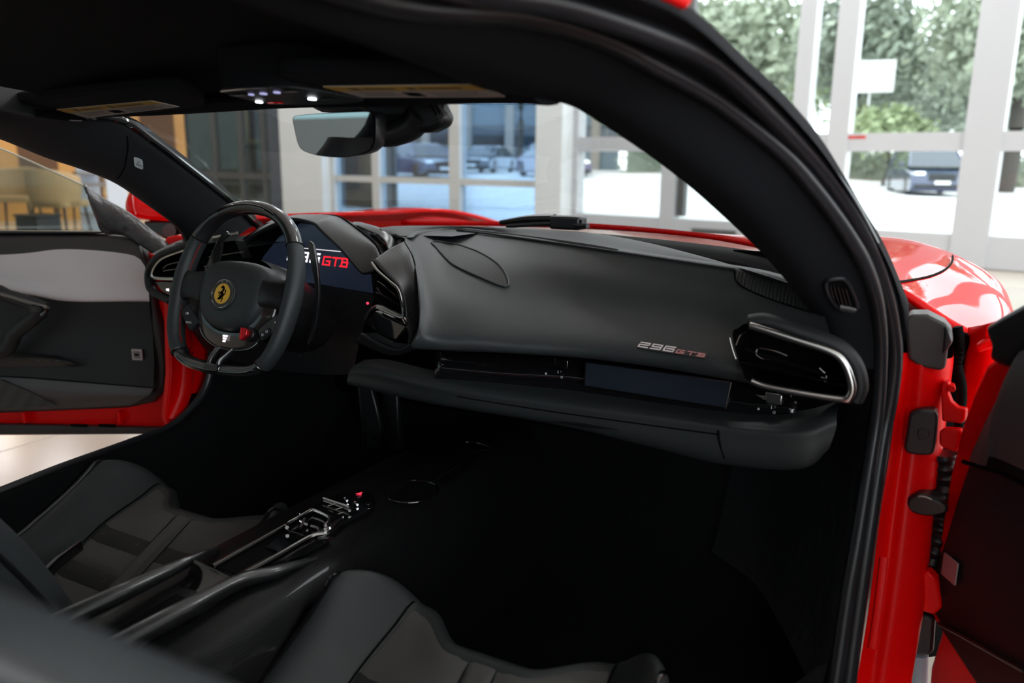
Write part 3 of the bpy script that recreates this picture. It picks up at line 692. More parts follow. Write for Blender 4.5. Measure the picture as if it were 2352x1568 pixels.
# small louvred air outlet in the trim near the fender
ov = part('demister_outlet')
tb = bvh(tp_)
tc_ = lambda u, v, o: cast(tb, u, v, o) or Q(u, v, y=1.13)
ol_ = [tc_(u, v, .002) for u, v in ((1897, 645), (1920, 637), (1945, 645), (1968, 698), (1960, 711), (1925, 705), (1903, 675))]
tube('outlet_rim', ol_, .003, M_rubber, ov, n=40, seg=8, closed=True)
prism('outlet_throat', ol_, (.0, .004, 0), M_ink, ov)
tube('outlet_lip', [tc_(1926, 699, .004), tc_(1945, 703, .004), tc_(1962, 707, .004)], .0035, M_grey, ov, n=8, seg=8)
for i in range(5):
    u0 = 1905 + i * 9; tube('outlet_slat', [tc_(u0, 652 + i * 2, .003), tc_(u0 + 12, 694 + i * 2, .003)], .0014, M_satin, ov, n=2, seg=6)
# --- driver side pillar
UP = [(60, 258, -.53), (150, 268, -.535), (259, 273, -.545), (340, 325, -.57), (420, 385, -.605), (521, 464, -.66), (580, 520, -.70)]
LO = [(-120, 285, -.585), (0, 319, -.61), (109, 362, -.635), (190, 389, -.65), (272, 423, -.67), (341, 470, -.69), (402, 515, -.71), (432, 548, -.725), (455, 600, -.73)]
up3 = [V((-.50, .30, 1.125)), V((-.505, .55, 1.115))] + [Q(a, b, x=x) for a, b, x in UP]
lo3 = [V((-.53, .30, 1.10)), V((-.555, .50, 1.085))] + [Q(a, b, x=x) for a, b, x in LO]
dp = part('pillar_trim', 'black pillar trim with a small airbag plate on the driver side')
uc, lc = crv(up3, 50), crv(lo3, 50)
dtrim = loft('trim_panel', [[p + V((-.02, .06 * min(1, max(0, (p.y - .8) / .2)), .05 * min(1, max(0, (.98 - p.y) / .15)))) for p in uc], uc, [uc[i].lerp(lc[i], .3) + V((.014, -.006, .004)) for i in range(50)], [uc[i].lerp(lc[i], .7) + V((.016, -.01, 0)) for i in range(50)], lc, [p + V((-.05, .02, .01)) for p in lc]], M_soft, dp, 30, 90)
dt = bvh(dtrim)
sm = [cast(dt, u, v, .0006) for u, v in ((292, 312), (294, 335), (290, 365), (284, 390), (270, 410))]
if all(sm): tube('seam', sm, .0012, M_ink, dp, n=16, seg=6)
lab = [cast(dt, u, v, .001) for u, v in ((306, 358), (327, 366), (328, 389), (308, 381))]
if all(lab):
    w_ = (lab[1] - lab[0]).length; h_ = (lab[0] - lab[3]).length
    bil = lambda a, b: (lab[3].lerp(lab[2], a)).lerp(lab[0].lerp(lab[1], a), b)
    nrm_ = (lab[1] - lab[0]).cross(lab[0] - lab[3]).normalized()
    plt = prism('airbag_plate', [bil(.5 + x, .5 + y) for x, y in rrect(1, 1, .22)], nrm_ * .0008, mat('airbag_plate_grey', (.42, .47, .47), .45), dp)
    fr = Fr(bil(.5, .5), lab[1] - lab[0], lab[0] - lab[3])
    for i, ln in enumerate(('SRS', 'AIRBAG')):
        tx = text_mesh('airbag_text', ln, .26, Fr((0, 0, 0), (1, 0, 0), (0, 1, 0)), M_ink, plt)
        for vv in tx.data.vertices: vv.co = bil(.5 + vv.co.x * .75, .62 - .30 * i + vv.co.y) + nrm_ * .0010
tube('screen_edge', [p + V((.0, .015, .0)) for p in up3[2:]], .007, M_gloss, dp, n=40, seg=8)
rb = [p + V((-.045, .02, .012)) for p in lo3]
loft('outer_skin', [[p + V((-.05, .02, .01)) for p in lo3], [p + V((-.06, .05, .03)) for p in lo3], [p + V((-.05, .07, .01)) for p in up3[:1] + up3 ]], M_satin, dp, 6, 60)
# --- sun visors
M_yel = mat('warning_yellow', (.62, .38, .06), .6); M_paper = mat('warning_label', (.50, .45, .42), .6)
def visor(poly, st, P, N, label, pict):
    t = part('sun_visor', label); N = V(N).normalized()
    pts = crv([Qn(a, b, P, N) for a, b in poly], 60, True)
    prism('visor_board', pts, V((0, 0, .018)), M_suede, t, bevel=.005)
    q = [Qn(a, b, P, N) - V((0, 0, .0012)) for a, b in st]
    lb_ = prism('warning_sticker', q, V((0, 0, .001)), M_paper, t)
    # q: rear-left, rear-right, front-right, front-left ; yellow band along the rear edge
    yb = [q[0], q[1], q[1].lerp(q[2], .36), q[0].lerp(q[3], .36)]
    prism('warning_band', [p - V((0, 0, .0006)) for p in yb], V((0, 0, .0008)), M_yel, lb_)
    def g(a, b): return (q[0].lerp(q[1], a)).lerp(q[3].lerp(q[2], a), b) - V((0, 0, .0009))
    for a0, a1, b0, b1 in ((.14, .20, .08, .28), (.23, .44, .12, .24), (.52, .57, .08, .28), (.60, .86, .12, .24), (.10, .36, .48, .53), (.10, .34, .60, .65), (.10, .36, .72, .77), (.58, .90, .48, .53), (.58, .88, .60, .65), (.58, .92, .72, .77), (.58, .80, .84, .88)):
        prism('warning_text', [g(a0, b0), g(a1, b0), g(a1, b1), g(a0, b1)], V((0, 0, .0004)), mat('label_ink_%d' % len(MATS), (.16, .11, .05) if b0 < .3 else (.30, .26, .24), .6), lb_)
    for a0, b0 in ((.41, .5), (.46, .5)):
        prism('warning_pictogram', [g(a0, b0), g(a0 + .05, b0 + .06), g(a0 + .04, b0 + .34), g(a0 - .01, b0 + .28)], V((0, 0, .0004)), M_ink, lb_)
    return t
visor([(45, 240), (60, 233), (200, 219), (340, 207), (420, 208), (468, 236), (455, 248), (370, 258), (262, 270), (205, 268), (110, 254)],
      [(130, 250), (348, 230), (412, 244), (200, 270)], (-.37, .90, 1.080), (0, .16, 1), 'black sun visor with yellow warning sticker on the driver side', 0)
visor([(642, 176), (670, 168), (800, 170), (1000, 174), (1080, 190), (1168, 221), (1140, 225), (1000, 225), (840, 224), (780, 216), (700, 196)],
      [(742, 197), (1100, 192), (1164, 221), (832, 222)], (.30, .84, 1.073), (0, .16, 1), 'black sun visor with yellow warning sticker on the passenger side', 1)
# --- overhead console
oc = part('overhead_console')
Pz, Nz = V((0, .86, 1.072)), V((0, .10, 1)).normalized()
op = crv([Qn(a, b, Pz, Nz) for a, b in ((508, 209), (560, 203), (640, 200), (720, 208), (800, 222), (836, 231), (790, 238), (700, 241), (610, 238), (555, 226))], 60, True)
prism('console_body', [p + V((0, 0, .002)) for p in op], V((0, 0, .05)), M_suede, oc, bevel=.004)
prism('console_panel', op, V((0, 0, .002)), M_soft, oc)
tube('console_edge', [Qn(a, b, Pz - V((0, 0, .001)), Nz) for a, b in ((508, 209), (560, 203.5), (622, 200))], .0012, M_chrome, oc, n=10, seg=6)
M_led = mat('reading_light', (1, 1, 1), .4, emit=(.9, .93, 1), estr=5); M_led2 = mat('lavender_indicator', (.4, .4, .6), .4, emit=(.5, .5, .9), estr=.55)
for u, v, r_, m_ in ((595, 233, .0075, M_led), (717, 226, .0085, M_led), (577, 216, .006, M_led2), (605, 214, .0075, M_led2), (636, 211, .007, M_led2)):
    p = Qn(u, v, Pz - V((0, 0, .001)), Nz); cyl('reading_lamp' if m_ is M_led else 'indicator', p, p - Nz * .0015, r_ * .62, m_, oc, seg=16)
p = Qn(633, 236.5, Pz - V((0, 0, .001)), Nz); box('red_button', p, (.02, .008, .002), M_red, oc, bevel=.0006)
for u, v in ((548, 218), (672, 209), (752, 227)):
    p = Qn(u, v, Pz - V((0, 0, .001)), Nz); box('switch', p, (.022, .012, .002), M_satin, oc, bevel=.0008)
# --- rear-view mirror
rm = part('rear_view_mirror')
MP = V((.055, .90, 1.045)); MN = V((.03, -.995, -.055)).normalized()
mo = [(672, 271), (680, 266), (725, 261), (820, 256.5), (851, 256.5), (860, 262), (863, 276), (862, 318), (854, 341), (834, 353), (786, 361), (738, 358.5), (701, 348), (686, 334), (677, 300)]
g3 = [Qn(a, b, MP, MN) for a, b in mo]; cen = sum(g3, V()) / len(g3)
prism('mirror_glass', [cen + (p - cen) * .975 + MN * .0012 for p in crv(g3, 60, True)], -MN * .002, mat('mirror_silver', (.78, .86, .87), .01, metal=1), rm)
hb = crv(g3, 60, True); vs = []; rings = [(1.0, 0), (1.015, -.006), (1.0, -.022), (.9, -.036), (.6, -.044)]
vs = [cen + (p - cen) * s_ + MN * d_ for s_, d_ in rings for p in hb]; fs = [(i * 60 + j, i * 60 + (j + 1) % 60, (i + 1) * 60 + (j + 1) % 60, (i + 1) * 60 + j) for i in range(4) for j in range(60)] + [tuple(range(240, 300))]
mesh('mirror_shell', vs, fs, M_satin, rm)
tube('mirror_neck', [Q(862, 312, y=.945), Q(900, 308, y=.955), Q(945, 288, y=.965), Q(965, 262, y=.965)], [.015, .018, .02, .02], M_satin, rm, n=16, seg=14)
hs = [Q(a, b, y=.955) for a, b in ((800, 236), (900, 230), (1000, 226), (1023, 268), (1013, 290), (985, 303), (932, 305), (885, 296), (855, 268))]
prism('sensor_housing', hs, V((.0, .03, 0)), M_satin, rm, bevel=.008, seg=3)
fv = prism('sensor_vent', [Q(a, b, y=.9535) for a, b in ((983, 229), (1000, 228), (1021, 262), (1008, 280))], V((0, .004, 0)), M_grey, rm, bevel=.001)
for d in (0, 8):
    prism('vent_slot', [Q(a + d, b, y=.9525) for a, b in ((983, 233), (987, 232), (1004, 262 - d * .3), (1001, 265 - d * .3))], V((0, .003, 0)), M_ink, fv)
prism('mount_cover', [Q(a, b, y=.965) for a, b in ((688, 234), (735, 257), (800, 259), (880, 256), (890, 232))], V((0, .02, 0)), M_satin, rm, bevel=.004)
# ================================================================== DASHBOARD
dash = part('dashboard', 'black leather dashboard with round-ended air vents and small screens')
z3 = lambda L: [Q(a, b, z=z) for a, b, z in L]
y3 = lambda L: [Q(a, b, y=y) for a, b, y in L]
r_cr = z3([(930, 552, .843), (948, 538, .849), (1000, 531, .851), (1049, 529, .852), (1200, 549, .852), (1340, 569, .850), (1500, 593, .847), (1690, 621, .843), (1780, 640, .838), (1880, 672, .83)])
r_a = z3([(953, 612, .810), (968, 596, .816), (1005, 590, .818), (1060, 600, .815), (1200, 610, .815), (1340, 625, .815), (1500, 648, .812), (1680, 680, .806), (1800, 710, .798), (1900, 745, .79)])
r_b = z3([(963, 690, .772), (980, 682, .772), (1010, 680, .772), (1080, 685, .770), (1200, 690, .768), (1340, 702, .766), (1500, 725, .764), (1670, 752, .762), (1800, 790, .752), (1930, 830, .745)])
r_c = z3([(961, 760, .733), (980, 760, .731), (1020, 760, .730), (1090, 762, .730), (1200, 768, .728), (1340, 778, .727), (1500, 800, .725), (1670, 828, .723), (1800, 850, .715), (1950, 890, .70)])
r_d = z3([(945, 796, .706), (972, 797, .704), (1020, 800, .703), (1090, 802, .703), (1200, 808, .702), (1340, 818, .701), (1500, 838, .70), (1690, 870, .697), (1800, 890, .692), (1955, 925, .68)])
r_e = [p + V((0, .035, -.012)) for p in r_d]
r_top = [p + V((0, .03, .004)) for p in r_cr]
for r_ in (r_cr, r_a, r_b, r_c, r_d): r_.insert(0, r_[0] + (r_[0] - CAM).normalized() * .05)
r_e = [p + V((0, .035, -.012)) for p in r_d]; r_top = [p + V((0, .03, .004)) for p in r_cr]
fas = loft('fascia', [r_top, r_cr, r_a, r_b, r_c, r_d, r_e], M_leather, dash, 48, 90)
ft = bvh(fas)
cut(fas, [(1700, 762), (1735, 752), (1905, 812), (1938, 840), (1952, 888), (1942, 908), (1850, 898), (1730, 868), (1712, 845)])
# top pad up to the windscreen
r_f = z3([(870, 523, .856), (905, 519, .858), (1000, 518, .860), (1100, 520, .860), (1240, 526, .859), (1350, 534, .857), (1470, 554, .853), (1600, 586, .849), (1740, 626, .846), (1850, 662, .842)])
mid_ = [crv(r_top, 30)[i].lerp(crv(r_f, 30)[i], .35) + V((0, 0, -.010)) for i in range(30)]
loft('top_pad', [r_top, mid_, r_f, [p + V((.01, .09, -.022)) for p in r_f]], M_leather, dash, 14, 60)
tube('pad_edge', [p + V((0, 0, .001)) for p in z3([(1049, 528, .853), (1200, 548, .853), (1340, 568, .851), (1500, 592, .848), (1690, 620, .844)])], .0022, M_leather, dash, n=40, seg=8)
# defroster slot
tube('defroster_slot', z3([(1052, 526, .853), (1200, 543, .854), (1330, 561, .853), (1400, 573, .851), (1418, 577, .850)]), (.012, .003), M_ink, dash, n=30, seg=8)
# driver side top, up to the pillar
loft('top_pad', [[V((-.74, 1.22, .79)), V((-.60, 1.26, .80)), V((-.40, 1.40, .83)), V((-.16, 1.44, .845)), V((-.06, 1.42, .85))],
                 [V((-.76, 1.34, .815)), V((-.60, 1.44, .825)), V((-.40, 1.56, .84)), V((-.16, 1.62, .848)), V((-.02, 1.60, .852))],
                 [V((-.77, 1.44, .80)), V((-.60, 1.62, .81)), V((-.40, 1.72, .815)), V((-.16, 1.78, .82)), V((0, 1.75, .82))]], M_leather, dash, 12, 30)
# raised carbon fin between the binnacle and the centre vent
loft('dash_fin', [y3([(806, 516, 1.45), (840, 528, 1.44), (868, 541, 1.42), (884, 556, 1.39), (892, 575, 1.36)]), y3([(815, 511, 1.48), (850, 519, 1.47), (880, 530, 1.45), (897, 548, 1.42), (900, 572, 1.38)]), y3([(830, 512, 1.52), (865, 522, 1.50), (893, 533, 1.48), (908, 550, 1.44), (905, 575, 1.40)])], M_satin, dash, 10, 24, solid=.004)
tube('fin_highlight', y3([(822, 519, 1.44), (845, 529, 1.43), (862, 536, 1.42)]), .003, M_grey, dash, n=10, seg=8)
prism('fin_slot', y3([(848, 537, 1.405), (862, 540, 1.40), (882, 560, 1.38), (872, 561, 1.385)]), V((0, .004, 0)), M_ink, dash)
prism('fin_recess', y3([(880, 540, 1.45), (900, 533, 1.46), (925, 545, 1.44), (915, 580, 1.41), (895, 575, 1.42)]), V((0, .03, -.01)), M_satin, dash, bevel=.004)
# speaker grille conforming to the fascia
def conform(name, poly, tree, m, parent, nu=26, nv=10, off=.0014, uvs=(26, 10), **k):
    # poly: two long edges (upper list, lower list) in pixels, ruled between them
    up_, lo_ = [crv([V((a, b, 0)) for a, b in e], nu) for e in poly]; G = []
    for i in range(nu):
        r = []
        for j in range(nv):
            q = up_[i].lerp(lo_[i], j / (nv - 1)); p = cast(tree, q.x, q.y, off)
            if p is None: p = r[-1] if r else Q(q.x, q.y, z=.8)
            r.append(p)
        G.append(r)
    return grid_mesh(name, G, m, parent, uv=uvs, **k)
M_holes = holes_mat('pierced_speaker_sheet', (.017, .019, .020), (.001, .001, .001), 1.0)
conform('speaker_grille', ([(993, 556), (1040, 561), (1090, 576), (1130, 597), (1153, 617), (1166, 640)], [(1000, 566), (1021, 590), (1042, 608), (1075, 625), (1117, 643), (1162, 659)]), ft, M_holes, dash, uvs=(30, 9))
rim_ = [cast(ft, u, v, .0015) for u, v in ((993, 556), (1040, 561), (1090, 576), (1130, 597), (1153, 617), (1168, 648), (1160, 660), (1117, 644), (1075, 626), (1042, 609), (1021, 590), (1003, 570))]
rim_ = [p for p in rim_ if p]
tube('grille_rim', rim_, .0022, M_leather, dash, n=70, seg=8, closed=True)
M_rib = ribbed_mat('ribbed_defroster', (.030, .034, .035), (.005, .005, .006), 55, 'X')
conform('ribbed_outlet', ([(1690, 623), (1740, 634), (1790, 645), (1850, 664)], [(1693, 645), (1720, 664), (1780, 689), (1872, 719)]), ft, M_rib, dash, 40, 14)
tube('outlet_seam', [p for p in [cast(ft, u, v, .0005) for u, v in ((1688, 622), (1690, 642), (1706, 659), (1750, 679), (1800, 697), (1868, 718))] if p], .0015, M_ink, dash, n=30, seg=6)
# gloss black strip, passenger screen and switches
st_t = y3([(1000, 806, 1.185), (1100, 812, 1.20), (1200, 816, 1.215), (1340, 826, 1.222), (1500, 846, 1.22), (1700, 880, 1.215), (1830, 905, 1.20)])
st_b = y3([(1000, 870, 1.165), (1100, 885, 1.18), (1250, 902, 1.20), (1340, 912, 1.205), (1500, 936, 1.20), (1700, 966, 1.195), (1830, 970, 1.185)])
strip_ = loft('gloss_strip', [st_t, st_b], M_gloss, dash, 2, 50, solid=.004); sbv = bvh(strip_)
scr_m = mat('passenger_screen_glass', (.020, .027, .040), .20, spec=.6, coat=.35)
sq = [Q(a, b, y=1.198) for a, b in ((1345, 832), (1680, 878), (1667, 938), (1342, 886))]
prism('passenger_screen', sq, V((0, .006, 0)), scr_m, dash, bevel=.001)
tube('screen_border', [p + V((0, -.001, 0)) for p in (sq[0], sq[3])], .0014, M_ink, dash, n=2, seg=6); tube('screen_border', [p + V((0, -.001, 0)) for p in (sq[3], sq[2])], .0016, M_ink, dash, n=2, seg=6)
tube('screen_border', [p + V((0, -.001, 0)) for p in (sq[1], sq[2])], .0008, M_dchrome, dash, n=2, seg=6)
tube('strip_crease', [cast(sbv, u, v, .001) for u, v in ((1022, 827), (1090, 832), (1150, 838))], .0006, M_chrome, dash, n=12, seg=6)
tube('glovebox_pull', [cast(sbv, u, v, .003) for u, v in ((1093, 836), (1120, 838))], .0018, M_bright, dash, n=3, seg=8)
for u, v in ((1013, 811), (1014, 836)): cyl('strip_stud', cast(sbv, u, v, 0), cast(sbv, u, v, .004), .0022, M_chrome, dash, seg=10)
for (u, v) in ((1272, 851), (1760, 932)):
    c = cast(sbv, u, v, .004); r_ = cast(sbv, u + 20, v + 3, .004) - c
    fr = Fr(c, r_, V((0, 0, 1)))
    plate('rocker_switch', rrect(.034, .008, .0035), fr, .004, M_gloss, dash, bevel=.001)
    plate('switch_mark', rrect(.001, .005, .0003), Fr(fr.p(.011, 0, .0042), fr.x, fr.y), .0003, M_white, dash)
    d = cast(sbv, u - 17, v + 7, .002); cyl('switch_dot', d, d + V((0, -.0008, 0)), .0017, M_white, dash, seg=12)
    d = cast(sbv, u + 19, v + 15, .002); tube('switch_ring', [d + V((.0017 * math.cos(t), 0, .0017 * math.sin(t))) for t in [i * PI / 4 for i in range(8)]], .0004, M_white, dash, n=16, seg=6, closed=True, up=(0, 1, 0))
    c2 = cast(sbv, u + 20, v - 17, .004)
    plate('chrome_toggle', [(-.013, .009), (.013, .007), (.012, -.008), (.002, -.010), (-.011, -.008)], Fr(c2, r_, V((0, 0, 1))), .003, M_dchrome if u < 1500 else M_chrome, dash, bevel=.002)
# lower pad and glovebox
l1 = y3([(815, 838, 1.20), (870, 838, 1.19), (1000, 868, 1.165), (1250, 899, 1.185), (1500, 933, 1.185), (1700, 962, 1.175), (1830, 962, 1.165), (1925, 938, 1.165)])
l2 = y3([(800, 860, 1.20), (860, 868, 1.18), (1000, 898, 1.15), (1250, 934, 1.155), (1500, 968, 1.15), (1700, 998, 1.14), (1840, 1008, 1.135), (1920, 985, 1.15)])
l3 = y3([(810, 885, 1.22), (870, 900, 1.20), (1010, 930, 1.18), (1280, 975, 1.18), (1500, 1028, 1.17), (1660, 1066, 1.165), (1840, 1077, 1.16), (1905, 1030, 1.17)])
l4 = [p + V((0, .16, -.01)) for p in l3]
l0 = [p + V((0, .03, .004)) for p in l1]
lp = loft('lower_pad', [l0, l1, l1[:1] + [l1[i].lerp(l2[i], .5) + V((0, -.006, .004)) for i in range(1, 8)], l2, l3, l4], M_leather, dash, 30, 80); lt = bvh(lp)
tube('glovebox_seam', [cast(lt, u, v, .0004) for u, v in ((1650, 988), (1653, 1015), (1664, 1052))], .0018, M_ink, dash, n=10, seg=6)
tube('glovebox_seam', [p for p in [cast(lt, u, v, .0004) for u, v in ((1050, 910), (1250, 942), (1500, 977), (1650, 997))] if p], .0012, M_ink, dash, n=30, seg=6)
prism('glovebox_latch', [cast(lt, u, v, .001) for u, v in ((1265, 966), (1330, 970), (1420, 985), (1350, 981))], V((0, -.002, 0)), M_satin, dash)
# --- passenger vent
def vent(name, outer, lip, hood_, slats, y, label=None, liph=.0042, ex=.06):
    t = part(name, label)
    cavity('vent_throat', [Q(a, b, y=y) for a, b in outer], V((0, ex, 0)), M_ink, t, round=1, rn=60, taper=.8)
    tube('vent_lip', [Q(a, b, y=y - .020) for a, b in lip], liph, M_chrome, t, n=60, seg=10, up=(0, 1, 0))
    if hood_: tube('vent_hood', [Q(a, b, y=yy) for a, b, yy in hood_], (.010, .016), M_soft, t, n=40, seg=14, up=(0, 1, 0))
    for s_ in slats:
        if len(s_) == 2: tube('vent_slat', [Q(a, b, y=y - .001) for a, b in s_], (.012, .0016), M_gloss, t, n=8, seg=8)
        else: tube('vent_vane', [Q(a, b, y=y - .004) for a, b in s_], .0013, M_dchrome, t, n=20, seg=8)
    return t
vent('air_vent', [(1682, 768), (1700, 752), (1730, 745), (1910, 806), (1945, 838), (1960, 890), (1946, 916), (1850, 905), (1728, 878), (1705, 850)],
     [(1722, 748), (1735, 751), (1820, 778), (1908, 808), (1940, 836), (1957, 886), (1950, 912), (1930, 916), (1850, 904), (1760, 887), (1726, 875)],
     [(1722, 738, 1.115), (1762, 736, 1.115), (1842, 762, 1.115), (1924, 794, 1.117), (1964, 834, 1.12), (1977, 885, 1.122), (1966, 916, 1.124)],
     [[(1712, 800), (1930, 868)], [(1700, 828), (1945, 885)], [(1740, 800), (1736, 812), (1750, 823), (1772, 826)], [(1745, 799), (1780, 806), (1808, 817)], [(1775, 840), (1825, 853)], [(1882, 845), (1895, 858), (1897, 868), (1886, 866)], [(1676, 775), (1682, 800), (1690, 824)], [(1690, 792), (1700, 770), (1716, 760)]], 1.115, 'wide passenger air vent with chrome lip', .0055)
# --- centre vent pod
pod = part('centre_vent_pod', 'vent pod with chrome lips between steering wheel and fascia')
ia = y3([(858, 600, 1.20), (884, 628, 1.18), (913, 656, 1.165), (928, 690, 1.155), (932, 722, 1.15), (925, 735, 1.15)])
ib = y3([(892, 575, 1.255), (918, 600, 1.225), (936, 640, 1.20), (944, 690, 1.175), (944, 735, 1.16), (936, 762, 1.155)])
ic_ = y3([(928, 556, 1.30), (946, 590, 1.255), (957, 640, 1.215), (960, 700, 1.19), (956, 750, 1.175), (940, 788, 1.165)])
loft('pod_lid', [ia, ib, ic_, [p + (p - CAM).normalized() * .05 for p in ic_]], M_carbon, pod, 16, 40, solid=.004)
tube('pod_seam', [p + V((.002, -.001, 0)) for p in ic_], .002, M_ink, pod, n=30, seg=6)
cavity('vent_throat', y3([(852, 628, 1.195), (866, 612, 1.19), (918, 660, 1.165), (931, 700, 1.155), (932, 724, 1.152), (926, 729, 1.152), (872, 703, 1.17), (858, 680, 1.18)]), V((.005, .06, 0)), M_ink, pod, taper=.85)
tube('vent_lip', [p + V((-.002, -.005, 0)) for p in y3([(860, 603, 1.20), (874, 622, 1.187), (900, 645, 1.172), (920, 664, 1.162), (930, 700, 1.152), (932, 723, 1.150), (928, 729, 1.150), (900, 718, 1.160), (872, 705, 1.17)])], .0028, M_chrome, pod, n=50, seg=8, up=(0, 1, 0))
tube('vent_lip', y3([(838, 738, 1.185), (848, 718, 1.18), (860, 706, 1.172), (876, 705, 1.165), (905, 718, 1.155), (926, 730, 1.148), (934, 742, 1.145)]), .0036, M_chrome, pod, n=40, seg=8, up=(0, 1, 0))
for s_ in ([(866, 646), (880, 655), (915, 685)], [(863, 672), (885, 682), (918, 700)], [(866, 660), (876, 675), (892, 684)]):
    tube('vent_vane', [Q(a, b, y=1.163) for a, b in s_], .0014, M_dchrome, pod, n=12, seg=8)
prism('pod_pocket', y3([(836, 742, 1.185), (858, 714, 1.172), (934, 747, 1.150), (932, 755, 1.15), (912, 781, 1.155), (903, 784, 1.158), (866, 764, 1.172)]), V((.01, .05, 0)), M_gloss, pod, bevel=.004)
tube('pocket_rim', [p + V((0, -.002, 0)) for p in y3([(880, 719, 1.164), (934, 747, 1.150), (932, 755, 1.15), (912, 781, 1.155), (902, 784, 1.158), (880, 772, 1.166)])], .0012, M_dchrome, pod, n=40, seg=6)
loft('pod_shell', [ic_[2:] + y3([(915, 802, 1.16), (880, 792, 1.165), (830, 765, 1.18)]), [p + V((.01, .03, -.004)) for p in ic_[2:]] + y3([(915, 812, 1.18), (870, 805, 1.185), (815, 780, 1.20)])], M_soft, pod, 6, 30, solid=.006)
mesh('pod_base', y3([(822, 765, 1.19), (866, 764, 1.175), (905, 786, 1.16), (938, 790, 1.165), (918, 806, 1.165), (880, 795, 1.17), (835, 775, 1.185)]), [(0, 1, 2, 3, 4, 5, 6)], M_soft, pod)
p = Q(845, 696, y=1.22); cyl('red_indicator', p, p + V((0, -.002, 0)), .0025, mat('red_indicator_light', (.8, .02, .05), .4, emit=(1, .03, .08), estr=1.6), pod, seg=10)
# --- binnacle: carbon hood over the driver display
bn = part('instrument_binnacle', 'carbon fibre hood over the lit driver display')
lip = y3([(560, 640, 1.33), (545, 590, 1.33), (562, 555, 1.33), (600, 530, 1.33), (640, 511, 1.33), (668, 503, 1.33), (700, 507, 1.33), (724, 515, 1.33), (737, 528, 1.33), (782, 570, 1.32), (826, 620, 1.31), (840, 627, 1.305), (856, 622, 1.30)])
bck = y3([(560, 610, 1.42), (560, 570, 1.42), (585, 535, 1.44), (625, 508, 1.45), (662, 500, 1.46), (690, 497, 1.46), (740, 494.5, 1.46), (768, 496, 1.45), (790, 504, 1.44), (835, 537, 1.41), (864, 562, 1.38), (874, 580, 1.355), (878, 592, 1.34)])
bb = [p + V((.01, .05, -.02)) for p in bck]
md2 = [lip[i].lerp(bck[i], .5) + V((.004, 0, .007)) for i in range(len(lip))]
loft('binnacle_hood', [[p + V((-.003, .012, -.004)) for p in lip], lip, md2, bck, bb], M_carbon, bn, 26, 80)
tube('hood_lip', lip, .0035, M_soft, bn, n=80, seg=8, up=(0, 1, 0))
tube('hood_seam', [p + V((.001, -.002, .0015)) for p in bck[6:]], .002, M_ink, bn, n=40, seg=6)
SP, SN = V((-.38, 1.365, .78)), V((0, -1, .10)).normalized()
M_scr = mat('display_navy', (.010, .014, .024), .25, spec=.5, emit=(.010, .014, .026), estr=.6)
so = [Qn(a, b, SP, SN) for a, b in ((592, 632), (604, 590), (640, 545), (690, 512), (745, 520), (800, 575), (858, 640), (862, 674), (730, 652), (640, 642))]
prism('driver_display', so, -SN * .004, M_scr, bn)
prism('display_bezel', [Qn(a, b, SP - SN * .006, SN) for a, b in ((540, 560), (610, 512), (700, 498), (745, 516), (805, 575), (866, 640), (868, 680), (730, 660), (600, 650), (545, 645))], -SN * .004, M_ink, bn)
scr_x = (Qn(800, 594, SP, SN) - Qn(690, 583, SP, SN)).normalized()
M_tw = mat('display_white', (.9, .9, .9), .5, emit=(1, .9, .95), estr=.95); M_tr = mat('display_red', (.8, .02, .03), .5, emit=(1, .015, .03), estr=1.0)
def strokes(name, glyphs, fr, h, wd, gap, sw, m, parent, shear=.22, th=.0004, z0=.001):
    # squared italic letters drawn as bars on a 4 x 6 grid
    SEG = {'2': [(0, 6, 4, 6), (4, 6, 4, 3.2), (4, 3.2, 0, 3.2), (0, 3.2, 0, 0), (0, 0, 4, 0)], '9': [(4, 3, 0, 3), (0, 3, 0, 6), (0, 6, 4, 6), (4, 6, 4, 0), (4, 0, 0, 0)],
           '6': [(4, 6, 0, 6), (0, 6, 0, 0), (0, 0, 4, 0), (4, 0, 4, 3.2), (4, 3.2, 1, 3.2)], 'G': [(4, 6, 0, 6), (0, 6, 0, 0), (0, 0, 4, 0), (4, 0, 4, 2.8), (4, 2.8, 2, 2.8)],
           'T': [(0, 6, 4.4, 6), (2.2, 6, 2.2, 0)], 'B': [(.7, 0, .7, 6), (-.1, 6, 3.6, 6), (3.6, 6, 3.6, 3.4), (.7, 3.2, 4, 3.2), (4, 3, 4, 0), (-.1, 0, 4, 0)]}
    vs, fs = [], []; x0 = 0
    for g in glyphs:
        for a, b, c, d in SEG[g]:
            a, c = sorted((a, c)); b, d = sorted((b, d)); hw = sw / 2
            X0, X1, Y0, Y1 = a / 4 * wd - hw, c / 4 * wd + hw, b / 6 * h - hw, d / 6 * h + hw
            k_ = len(vs)
            for zz in (z0, z0 + th):
                for X, Y in ((X0, Y0), (X1, Y0), (X1, Y1), (X0, Y1)): vs.append(fr.p(x0 + X + Y * shear, Y, zz))
            fs += [(k_, k_ + 1, k_ + 2, k_ + 3), (k_ + 4, k_ + 5, k_ + 6, k_ + 7), (k_, k_ + 1, k_ + 5, k_ + 4), (k_ + 1, k_ + 2, k_ + 6, k_ + 5), (k_ + 2, k_ + 3, k_ + 7, k_ + 6), (k_ + 3, k_, k_ + 4, k_ + 7)]
        x0 += wd + gap
    return mesh(name, vs, fs, m, parent, smooth=False)
t0 = Qn(742, 607, SP, SN); t1 = Qn(800, 613, SP, SN); th_ = (Qn(745, 587, SP, SN) - t0).length
fr = Fr(t0, scr_x, V((0, .1, 1))); wl_ = (t1 - t0).length
strokes('display_lettering', 'GTB', fr, th_ * .88, wl_ * .255, wl_ * .09, th_ * .16, M_tr, bn, z0=.0012)
